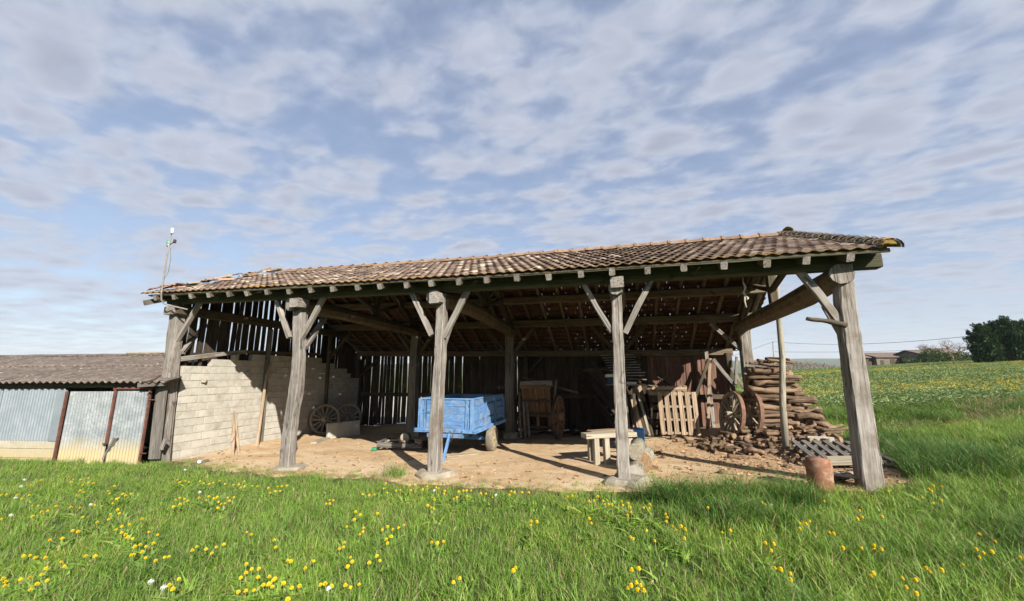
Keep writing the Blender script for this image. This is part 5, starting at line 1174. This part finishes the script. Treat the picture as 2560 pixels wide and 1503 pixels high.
# rapeseed field
def rape(name, fl, nl=16, h=.42):
    s = MB()
    for _ in range(nl):
        an = random.uniform(0, 6.28); r0 = random.uniform(0, .16); L = random.uniform(.12, .24); z0 = random.uniform(.03, h * .8); w = random.uniform(.03, .06); x, y = r0 * math.cos(an), r0 * math.sin(an); a2 = an + random.uniform(-.6, .6)
        dx, dy = math.cos(a2), math.sin(a2); up = random.uniform(.0, .8)
        s.add([(x, y, z0), (x + dx * L * .5 - dy * w, y + dy * L * .5 + dx * w, z0 + L * .4 * up + .03), (x + dx * L, y + dy * L, z0 + L * up * .7), (x + dx * L * .5 + dy * w, y + dy * L * .5 - dx * w, z0 + L * .4 * up + .03)], [(0, 1, 2, 3)], 0)
    for _ in range(fl):
        x, y = random.gauss(0, .10), random.gauss(0, .10); z = h * random.uniform(.85, 1.2); s.add([(x - .004, y, .05), (x + .004, y, .05), (x, y, z)], [(0, 1, 2)], 0)
        for q in range(5):
            cx, cy, cz = x + random.gauss(0, .018), y + random.gauss(0, .018), z + random.gauss(0, .02); a2 = random.uniform(0, 6.28); t = .016
            s.add([(cx - t * math.cos(a2), cy - t * math.sin(a2), cz - t), (cx + t * math.cos(a2), cy + t * math.sin(a2), cz - t * .2), (cx + t * .2, cy - t * .3, cz + t)], [(0, 1, 2)], 1)
    return s.mesh(name, ['rape_leaf', 'yellow_petal'])
rp_ = [rape('rape_plant', 0) for _ in range(3)] + [rape('rape_plant', f) for f in (2, 3, 5)]
FP = []
for y0, y1, dn in ((11.2, 18, 46), (18, 32, 26), (32, 60, 12), (60, 100, 5.0)):
    a, b, xx, yy = sample(y0, y1, dn, .62, 1.9, 2.0); yb = 11.5 + .35 * np.sin(xx * .5) + .06 * (xx - 9); k_ = (yy > yb) & (a > 9.3); FP.append(np.stack([a[k_], b[k_], xx[k_], yy[k_]], -1))
FP = np.concatenate(FP); a, b, xx, yy = FP.T; n = len(a)
q = fnoise(a, b, .35, 1.0) * .5 + fnoise(a, b, .9, 4.0) * .35 + .30 * np.exp(-((yy - 19) / 6) ** 2) + .22 * np.exp(-((yy - 50) / 10) ** 2) - .35 * sst(62, 72, yy) - .35 * sst(14.0, 12.0, yy)
ix = np.where(RNG.uniform(.48, 1.5, n) < q, RNG.integers(3, 6, n), RNG.integers(0, 3, n))
grow = 1.0 + .5 * sst(18, 50, yy)
scatter('rapeseed_field', np.stack([a, b, TT(a, b) - .02], -1), np.stack([RNG.normal(0, .1, n), RNG.normal(0, .1, n), RNG.uniform(0, 6.28, n)], -1), RNG.uniform(.42, .72, n) * grow, ix, rp_, 'green field of young rapeseed speckled with yellow flowers beyond the bank', 'crop')

# ------------------------------------------------------------------ dandelions (picture points of the heads, in photograph pixels)
DA = [(567,232),(620,262),(368,293),(282,340),(660,285),(725,288),(745,337),(797,315),(840,320),(795,272),(640,310),(720,385),(755,400),(690,432),(1030,345),(975,390),(985,412),(1105,415),(1130,430),(1180,415),(1070,452),(1005,462),(1015,500),(1050,460),(10,425),(60,420),(150,428),(265,428),(195,460),(290,523),(345,520),(375,578),(430,568),(505,527),(640,535),(720,540),(850,520),(915,525),(1060,557),(995,598),(1075,590),(745,623),(295,617),(875,670),(978,645),(1280,640),(15,640),(1045,735),(1097,708),(1165,690),(655,745),(703,755),(1340,757),(1418,783),(1095,765),(1130,782),(1150,803),(1192,818),(560,815),(450,830),(1260,870),(1213,890),(1380,860),(1313,888),(1280,935),(1205,958),(1180,968),(1310,990),(1400,1015),(1480,985),(1520,980),(775,972),(858,975),(213,975),(272,968),(318,990),(410,988),(550,1027),(415,1085),(375,1142),(580,1065),(30,1180),(55,1205),(45,1243),(185,1183),(270,1172),(335,1225),(275,1277),(425,1195),(1610,1180),(1523,1237),(1555,1272),(1770,890),(1730,925),(1855,912),(1947,895),(1905,950),(2015,868),(2220,760),(2263,780),(2470,830),(2483,900),(2265,1090),(2330,1088),(2213,1125),(2322,1165),(2168,1168),(2423,1160),(2455,1195),(2475,1180),(2420,1225),(2450,1250),(2370,1235),(2145,1297),(2213,1287),(2285,1282),(2217,1045),(1580,467),(1620,452),(1660,462),(1690,478),(1620,508),(1562,530),(1792,450),(1878,438),(1855,473),(1925,457),(1955,443),(1968,487),(2050,448),(2105,445),(2065,478),(2025,500),(1990,508),(1960,540),(1597,290),(1620,310),(1700,308),(1665,298),(1800,300),(1835,320),(1885,325),(1920,315),(1975,300),(2025,325),(2200,300),(2100,335),(2150,330),(2165,358),(2200,348),(2270,342),(2315,348),(2415,360),(2480,390),(2430,405),(2500,350)]
DF = [(1105,203),(1162,212),(1210,205),(1293,150),(1312,105),(1325,190),(1405,170),(1445,163),(1537,168),(1577,122),(1527,125),(1645,160),(1685,130),(1765,140),(1785,150),(1843,172),(1835,197),(1968,178),(2010,170),(2040,168),(2080,168),(2168,195),(2212,197),(1952,230),(1923,243),(2045,220),(1748,252),(1690,303),(1720,325),(1743,333),(2272,232),(2335,145),(2440,178),(2425,205),(2470,185),(805,253),(840,257),(808,287),(775,287),(1040,360),(1082,388),(1237,375),(1030,430),(962,495),(1113,503),(1105,540),(1080,563),(1280,523),(1328,495),(1375,518),(1427,502),(1475,480),(1317,608),(1328,643),(1360,583),(940,637),(932,677),(893,692),(1725,637),(1777,640),(1830,627),(995,770),(1010,808),(1232,757),(1163,818),(970,852),(1258,800),(663,803),(588,868),(457,805),(430,795),(310,613),(322,680),(765,1008),(825,1027),(725,1017),(948,1022),(995,1040),(1073,1013),(535,1030),(467,1045),(392,1003),(430,1147),(1977,958),(1920,993),(2480,862),(2460,888),(375,130),(420,125),(315,173),(360,173)]
DG = [(20,293),(80,295),(430,335),(470,325),(625,378),(665,365),(700,330),(748,370),(762,402),(797,402),(828,402),(915,375),(925,408),(973,390),(990,428),(1000,470),(965,502),(1112,430),(1163,437),(1167,402),(850,290),(100,553),(152,555),(97,590),(623,530),(640,570),(1310,488),(1325,518),(1315,555),(1367,598),(1450,597),(1483,627),(1405,635),(1690,430),(1140,637),(1018,710),(993,697),(1213,730),(1480,708),(1820,655),(1893,637),(1003,990),(1068,978),(1045,1105),(1085,1130),(1060,1170),(1115,1177),(972,1155),(998,1130),(1410,262),(2175,383),(2205,402)]
DH = [(612,283),(1222,188),(1065,232),(1730,143),(1650,135),(1610,165),(1635,187),(1550,250),(1727,275),(1650,300),(948,370),(928,452),(975,435),(1163,430),(380,495),(435,497),(475,470),(378,543),(660,580),(700,592),(968,728),(1085,705),(1093,747),(1160,742),(788,727),(47,680),(130,690),(105,752),(2090,597),(2240,668),(2060,740),(2125,775),(2090,815),(2210,765),(1935,890),(2480,820),(1580,920),(1730,940),(1620,960),(1080,970),(1060,1005),(1357,1018),(1483,1032),(1390,1102),(1490,1160),(140,920),(195,930),(285,970),(290,1030)]
SA = [(817,512),(1797,400),(1665,198),(100,607),(140,452),(1357,1205),(1470,1258),(220,288),(190,347)]; SF = [(1748,168),(797,1053),(2302,210)]; SG = [(2260,410)]
def conv(L_, x0, y0, s_): return [(x0 + x * s_, y0 + y * s_) for x, y in L_]
DAN = conv(DA, 0, 1120, .2778) + conv(DF, 600, 1180, .2778) + conv(DG, 1300, 1150, .2778) + conv(DH, 1900, 1180, .2619)
SEED = conv(SA, 0, 1120, .2778) + conv(SF, 600, 1180, .2778) + conv(SG, 1300, 1150, .2778)
def head_mesh(r=.0158):
    s = MB()
    for ring_, (n, r0, lift, drop) in enumerate(((15, 1.0, .000, .25), (13, .78, .006, .05), (9, .48, .011, -.1))):
        for i in range(n):
            a_ = 2 * math.pi * (i + .5 * ring_) / n; w = .34 * r; L = r * r0 * random.uniform(.9, 1.1); c, sn = math.cos(a_), math.sin(a_)
            s.add([(0, 0, lift), (c * L * .7 - sn * w, sn * L * .7 + c * w, lift + .003), (c * L, sn * L, lift - drop * L * .5 + .002), (c * L * .7 + sn * w, sn * L * .7 - c * w, lift + .003)], [(0, 1, 2, 3)], 0)
    s.tube([(0, 0, -.014), (0, 0, -.004), (0, 0, .001)], [.003, .008, .010], 6, True, 1)
    return s.mesh('flower_head', ['yellow_petal', 'rape_leaf'])
heads = [head_mesh() for _ in range(4)]
def stem_mesh(h):
    s = MB(); k = random.uniform(-.02, .02); s.tube([(k, k * .5, -h), (k * .6, k * .3, -h * .6), (k * .2, 0, -h * .25), (0, 0, -.006)], .0022, 4, False); return s.mesh('stem', 'rape_leaf')
stems = [stem_mesh(h) for h in (.18, .20, .22, .24)]
def dand_pos(px, py, h):
    return ground_hit(px / SC, py / SC, h)
items = []
for (px, py) in DAN:
    h = random.uniform(.10, .15) + .07 * min(1, max(0, (px - 700) / 700)); p = dand_pos(px, py, h); items.append(((p + Vector((0, 0, h)) - CAM).length, p, h))
items.sort(key=lambda t: t[0])
rn = [t for t in items for _ in range(2)]; n = len(rn)
scatter('dandelion_leaves', [(t[1].x + random.gauss(0, .03), t[1].y + random.gauss(0, .03), t[1].z) for t in rn], [(random.gauss(0, .15), random.gauss(0, .15), random.uniform(0, 6.28)) for _ in rn], [random.uniform(.8, 1.5) for _ in rn], [random.randrange(2) for _ in rn], broad, 'low rosettes of broad dandelion leaves in the meadow', 'leaves')
stuff = MB()
for i, (dd, p, h) in enumerate(items):
    tilt = Euler((random.gauss(.38, .14), random.gauss(.30, .14), random.uniform(0, 6.28)), 'XYZ')
    M = Matrix.Translation(p + Vector((0, 0, h))) @ Euler((random.gauss(R(20), .13), random.gauss(R(16), .12), 0)).to_matrix().to_4x4() @ Matrix.Rotation(random.uniform(0, 6.28), 4, 'Z')
    sc_ = random.uniform(.82, 1.2)
    if i < 300:
        d_ = thing('dandelion', 'yellow dandelion in bloom standing in the meadow grass', 'flower', Matrix.Translation(p), 'dandelions in the meadow')
        hm = Matrix.Translation(p).inverted() @ M @ Matrix.Scale(sc_, 4)
        link('flower_head', random.choice(heads), d_, hm); link('stem', random.choice(stems), d_, Matrix.Translation((0, 0, h)))
    else:
        hd = random.choice(heads); vs = [M @ (v.co * sc_) for v in hd.vertices]
        o0 = len(stuff.v); stuff.v += [tuple(v) for v in vs]
        for pl in hd.polygons: stuff.f.append(tuple(o0 + q for q in pl.vertices)); stuff.m.append(pl.material_index)
if stuff.f:
    o = stuff.obj('far_dandelions', ['yellow_petal', 'rape_leaf']); tag(o, 'farther yellow dandelion heads near the barn edge', 'flowers'); o['kind'] = 'stuff'
def puff_mesh(r=.022):
    s = MB()
    for _ in range(70):
        v = Vector((random.gauss(0, 1), random.gauss(0, 1), random.gauss(0, 1))).normalized(); t = v.cross(Vector((.3, .5, .8))).normalized() * r * .22; b_ = v.cross(t).normalized() * r * .22
        c = v * r; s.add([c + t, c - t * .5 + b_ * .8, c - t * .5 - b_ * .8], [(0, 1, 2)]); s.add([v * .004 + t * .02, v * .004 - t * .02, c], [(0, 1, 2)])
    return s.mesh('seed_head', 'seed_white')
pm_ = puff_mesh()
for (px, py) in SEED:
    h = random.uniform(.12, .17); p = dand_pos(px, py, h); d_ = thing('dandelion_clock', 'white fluffy dandelion seed head standing in the meadow grass', 'seed head', Matrix.Translation(p), 'dandelion seed heads'); link('seed_head', pm_, d_, Matrix.Translation((0, 0, h))); link('stem', random.choice(stems), d_, Matrix.Translation((0, 0, h)))

# ------------------------------------------------------------------ far things on the hill
def conifer(p, h, w, label, seed):
    random.seed(seed); t = thing('conifer_tree', label, 'tree', Matrix.Translation(p), 'dark conifers on the hill')
    s = MB(); s.tube([(0, 0, -.3), (0, 0, h * .5), (0, 0, h * .95)], [.22, .15, .03], 7); s.obj('trunk', 'bark', t)
    s = MB()
    tips = []
    for k in range(70):                      # upswept plumes give the ragged outline
        u = random.random() ** .8; an = random.uniform(0, 6.283); rr = w * .5 * (1 - u ** 2.2) ** .6; tips.append((Vector((math.cos(an) * rr, math.sin(an) * rr, h * (.02 + .86 * u))), an, u))
    for (c0, an, u) in tips:
        ax = Vector((math.cos(an) * .55, math.sin(an) * .55, .85)).normalized(); pl = random.uniform(.9, 1.7) * (1.1 - .4 * u); root = c0 * 1.0 - Vector((math.cos(an), math.sin(an), 0)) * .7
        for i in range(115):
            t_ = random.random(); sp = .50 * (1 - t_) ** .7 + .05; c = root + ax * pl * t_ * 1.25 + Vector((random.gauss(0, sp * .55), random.gauss(0, sp * .55), random.gauss(0, sp * .45)))
            L = random.uniform(.14, .34); d = (ax + Vector((random.gauss(0, .45), random.gauss(0, .45), random.gauss(0, .35)))).normalized(); sd = d.cross(Vector((random.gauss(0, 1), random.gauss(0, 1), random.gauss(0, 1)))).normalized() * L * .22
            s.add([c - sd * .4, c + d * L * .5 - sd, c + d * L, c + d * L * .5 + sd], [(0, 1, 2, 3)])
    for i in range(1500):                    # dark heart of the crown
        u = random.random(); an = random.uniform(0, 6.283); r = w * .36 * (1 - u ** 2) ** .6 * random.random() ** .4; c = Vector((r * math.cos(an), r * math.sin(an), h * .88 * u)); L = random.uniform(.4, .8); d = Vector((random.gauss(0, .5), random.gauss(0, .5), 1)).normalized(); sd = d.cross(Vector((random.gauss(0, 1), random.gauss(0, 1), .2))).normalized() * L * .4
        s.add([c - sd, c + d * L, c + sd], [(0, 1, 2)])
    s.obj('crown', 'cypress_leaf', t)
def on_ground(x, dep):
    d = ray(x, 900); q = CAM + d * (dep / d.dot(_fb)); return Vector((q.x, q.y, T(q.x, q.y)))
for x, dep, ytop, w, sd, lb in ((2432, 58, 799, 3.4, 1, 'dark conifer at the end of the hilltop clump nearest the bare trees'), (2462, 60, 796, 4.0, 2, 'dark conifer between the tallest one and the end one nearest the bare trees'), (2494, 59, 785, 4.4, 3, 'tallest dark conifer in the clump on the hilltop'), (2522, 60, 790, 4.6, 4, 'dark conifer standing just past the tallest one, away from the farm'), (2570, 61, 788, 4.6, 5, 'last dark conifer of the hilltop clump, farthest from the farm')):
    p = on_ground(x, dep); p.z -= .1; h = at_d(x, ytop, dep).z - p.z; conifer(p, h, w, lb, sd)
random.seed(11)
def bare_tree(p, h, spread, label, seed, depth=5, grp='bare trees by the far farm'):
    random.seed(seed); t = thing('bare_tree', label, 'tree', Matrix.Translation(p), grp); tk, cr = MB(), MB()
    def br(p0, d, L, r, k):
        p1 = p0 + d * L * .5 + Vector([random.gauss(0, .05) * L for _ in range(3)]); p2 = p1 + d * L * .5 + Vector((0, 0, .06 * L))
        (tk if k == depth else cr).tube([p0, p1, p2], [r, r * .85, r * .7], 5 if k > 2 else 3, False)
        if k == 0: return
        for _ in range(4 if k >= depth - 1 else 3):
            dd = (d * .75 + Vector((random.gauss(0, spread), random.gauss(0, spread), random.gauss(.12, spread * .6)))).normalized()
            br(p0.lerp(p2, random.uniform(.55, 1.0)) if k < depth else p2, dd, L * random.uniform(.58, .78), r * .55, k - 1)
    br(Vector((0, 0, 0)), Vector((0, 0, 1)), h * .30, h * .022, depth)
    tk.obj('trunk', 'bare_twig', t); cr.obj('crown', 'bare_twig', t)
for x, dep, ytop, sp, sd, lb in ((2285, 96, 828, .55, 1, 'wide bare oak-like tree next to the second farm roof'), (2338, 98, 815, .52, 2, 'tall bare tree with white trunk before the orange farmhouse'), (2362, 100, 826, .5, 3, 'bare tree between the orange farmhouse and the dark conifers'), (2232, 120, 862, .5, 4, 'small bare tree behind the long farm shed, nearest the second barn'), (2205, 122, 858, .55, 5, 'faint thin bare tree behind the roof of the long farm shed')):
    p = on_ground(x, dep); p.z -= .2; bare_tree(p, (at_d(x, ytop, dep).z - p.z) * .96, sp, lb, sd)
p = on_ground(45, 34); p.z = T(p.x, p.y); bare_tree(p, (at_d(45, 856, 34).z - p.z) * .98, .6, 'small bare bush showing above the ridge of the low shed', 9, 5, None)
random.seed(21)
def house(name, label, x0, x1, yb, ye, yr, dep, dep2, wallm, wins=(), cat='building'):
    """gable-roofed building: front from picture x0..x1 at depth dep, dep2 metres deep"""
    pa, pb = at_d(x0, yb, dep), at_d(x1, yb, dep); z0 = min(T(pa.x, pa.y), T(pb.x, pb.y), pa.z) - .3
    d = Vector((pb.x - pa.x, pb.y - pa.y, 0)); L = d.length; d.normalize(); n = Vector((-d.y, d.x, 0)); n = n if n.dot(_fb) > 0 else -n
    M = Matrix(((d.x, n.x, 0, pa.x), (d.y, n.y, 0, pa.y), (0, 0, 1, z0), (0, 0, 0, 1))); h = thing(name, label, cat, M)
    ze = at_d(x0, ye, dep).z - z0; zr = at_d(x0, yr, dep + dep2 / 2).z - z0; s = MB()
    s.add([(0, 0, 0), (L, 0, 0), (L, dep2, 0), (0, dep2, 0), (0, 0, ze), (L, 0, ze), (L, dep2, ze), (0, dep2, ze), (0, dep2 / 2, zr - .12), (L, dep2 / 2, zr - .12)], [(0, 1, 5, 4), (2, 3, 7, 6), (1, 2, 6, 9, 5), (3, 0, 4, 8, 7)]); s.obj('wall', wallm, h)
    s = MB(); o = .5
    for sg in (0, 1):
        y0 = -o if sg == 0 else dep2 + o; zz = ze - (zr - ze) * o / (dep2 / 2)
        for t in (0, .16): s.v += [(-o, y0, zz + t), (L + o, y0, zz + t), (L + o, dep2 / 2, zr + t), (-o, dep2 / 2, zr + t)]
    for k in (0, 4): pass
    s.f = [(0, 1, 2, 3), (4, 7, 6, 5), (0, 4, 5, 1), (0, 3, 7, 4), (1, 5, 6, 2), (8, 11, 10, 9), (12, 13, 14, 15), (8, 9, 13, 12), (8, 12, 15, 11), (9, 10, 14, 13)]; s.m = [0] * 10; s.obj('roof', 'far_roof', h)
    for (u0, u1, v0, v1, nm, mt) in wins:
        s = MB(); s.box(L * u0, L * u1, -.06, .02, ze * v0, ze * v1); s.obj(nm, mt, h)
    return h
house('farm_shed', 'long low brown farm shed with rust-brown roof on the far hill', 2158, 2268, 892, 879, 869, 108, 11, 'far_wall', ((.30, .42, .25, .8, 'opening', 'dark_iron'), (.50, .66, .3, .8, 'opening', 'dark_iron'), (.08, .16, 0, .7, 'door', 'dark_iron')))
house('open_shelter', 'small dark open shelter joined to the end of the long farm shed', 2124, 2148, 890, 880, 872, 109, 6, 'dark_iron')
house('farm_barn', 'second brown-roofed farm barn half hidden by bare trees', 2282, 2336, 886, 874, 863, 102, 10, 'far_wall', ((.1, .3, 0, .6, 'door', 'dark_iron'),))
house('farmhouse', 'orange and white farmhouse behind the bare trees on the hill', 2326, 2366, 880, 868, 858, 106, 8, 'orange_wall', ((.08, .2, .1, .95, 'white_gable', 'far_white'), (.4, .5, .35, .75, 'window', 'far_white')))
# bushes round the farm
def bush(p, r, h, label, seed, mat='hedge_leaf', grp='bushes round the far farm'):
    random.seed(seed); b_ = thing('bush', label, 'bush', Matrix.Translation(p), grp); s = MB(); s.tube([(0, 0, -.2), (0, 0, h * .5)], [.08, .04], 5); s.obj('stem', 'bark', b_); s = MB()
    for i in range(1400):
        v = Vector((random.gauss(0, 1), random.gauss(0, 1), random.gauss(0, 1))).normalized(); q = random.random() ** .4; k = 1 + .25 * math.sin(v.x * 6 + seed) * math.sin(v.y * 5)
        c = Vector((v.x * r * q * k, v.y * r * q * k, h * .5 + v.z * h * .5 * q * k)); L = random.uniform(.15, .4); d = (v + Vector((random.gauss(0, .6), random.gauss(0, .6), random.gauss(.3, .5)))).normalized(); sd = d.cross(Vector((random.gauss(0, 1), random.gauss(0, 1), 1))).normalized() * L * .35
        s.add([c, c + d * L * .5 - sd, c + d * L, c + d * L * .5 + sd], [(0, 1, 2, 3)])
    s.obj('foliage', mat, b_)
for x, dep, r, h, sd, lb in ((2298, 94, 2.0, 3.4, 1, 'dark green ivy-like bush under the wide bare tree'), (2318, 96, 1.8, 2.6, 2, 'round dark bush beside the orange farmhouse'), (2358, 95, 3.2, 2.6, 3, 'low spreading dark bush between the orange farmhouse and the conifers'), (2385, 96, 3.0, 1.8, 4, 'low olive hedge next to the dark conifers'), (2262, 103, 3.0, 1.7, 5, 'scrubby bush between the long farm shed and the second barn')):
    bush(on_ground(x, dep), r, h, lb, sd)
random.seed(31)
# distant bare woods seen past the round pole: reads as one mass
s = MB()
for i in range(420):
    x = random.uniform(1850, 2110); dep = random.uniform(300, 420); d = ray(x, 900); q = CAM + d * (dep / d.dot(_fb)); base = T(q.x, q.y); top = at_d(x, 893 + (max(0, x - 1990) * .16) + random.uniform(-2, 2.5), dep).z
    if top < base + 2: continue
    for k in range(26):
        z = base + (top - base) * random.uniform(.25, 1); c = Vector((q.x + random.gauss(0, 2.2), q.y + random.gauss(0, 2.2), z)); L = random.uniform(.8, 2.2); dd = Vector((random.gauss(0, .4), random.gauss(0, .4), 1)).normalized(); sd = Vector((random.gauss(0, 1), random.gauss(0, 1), 0)).normalized() * L * .16
        s.add([c - sd, c + dd * L, c + sd], [(0, 1, 2)])
    s.tube([(q.x, q.y, base - .5), (q.x, q.y, top - 1)], [.25, .05], 4, False)
o = s.obj('far_wood', 'bare_twig'); tag(o, 'distant brown leafless wood on the horizon past the round pole', 'wood'); o['kind'] = 'stuff'
# telephone line
pp = on_ground(1904, 62); top = at_d(1902, 841, 62); s = MB(); s.tube([pp - Vector((0, 0, .5)), top], [.14, .09], 8); s.v = [tuple(Vector(v) - pp) for v in s.v]; o = s.obj('utility_pole', 'pole_wood', None, Matrix.Translation(pp), True); tag(o, 'thin utility pole standing in the field behind the firewood stack', 'pole')
def wire(p0, p1, sagm, label):
    s = MB(); n = 24; s.tube([p0.lerp(p1, i / n) - Vector((0, 0, sagm * 4 * (i / n) * (1 - i / n))) for i in range(n + 1)], .022, 4, False); o = s.obj('overhead_wire', 'wire'); tag(o, label, 'wire')
wire(top, at_d(2600, 800, 34), .95, 'upper overhead wire running from the utility pole past the conifers')
wire(top - Vector((0, 0, 1.6)), at_d(2600, 838, 60), .6, 'lower faint overhead wire running from the utility pole below the upper one')
wire(top, at_d(1700, 905, 95), .3, 'overhead wire running away behind the barn from the utility pole')

# pale sheet added behind the barn to brighten the gaps of the boarding
s = MB(); na_, nb_ = 30, 20
for i in range(na_ + 1):
    for j in range(nb_ + 1):
        a_, b_ = -34 + 36 * i / na_, 8.2 + 34 * (j / nb_) ** 1.5; s.v.append((a_, b_, T(a_, b_) + .03))
for i in range(na_):
    for j in range(nb_): s.f.append((i * (nb_ + 1) + j, (i + 1) * (nb_ + 1) + j, (i + 1) * (nb_ + 1) + j + 1, i * (nb_ + 1) + j + 1))
s.m = [0] * len(s.f); o = s.obj('pale_backing_ground', 'pale_backing', smooth=True); o['kind'] = 'structure'
# haze over the far hills
hm = bpy.data.materials.new('haze'); hm.use_nodes = True; nt = hm.node_tree; nt.nodes.clear()
ou = nd(nt, 'ShaderNodeOutputMaterial'); pv = nd(nt, 'ShaderNodeVolumePrincipled'); pv.inputs['Color'].default_value = (0.80, 0.88, 1.0, 1); pv.inputs['Density'].default_value = 0.00013; pv.inputs['Anisotropy'].default_value = 0.0
lk(nt, pv.outputs[0], ou.inputs['Volume'])
s = MB(); s.box(-9300, 9300, -9300, 9300, -40, 420); MAT['haze'] = hm; o = s.obj('haze', 'haze'); tag(o, 'thin bluish haze lying over the distant hills', 'haze'); o['kind'] = 'stuff'
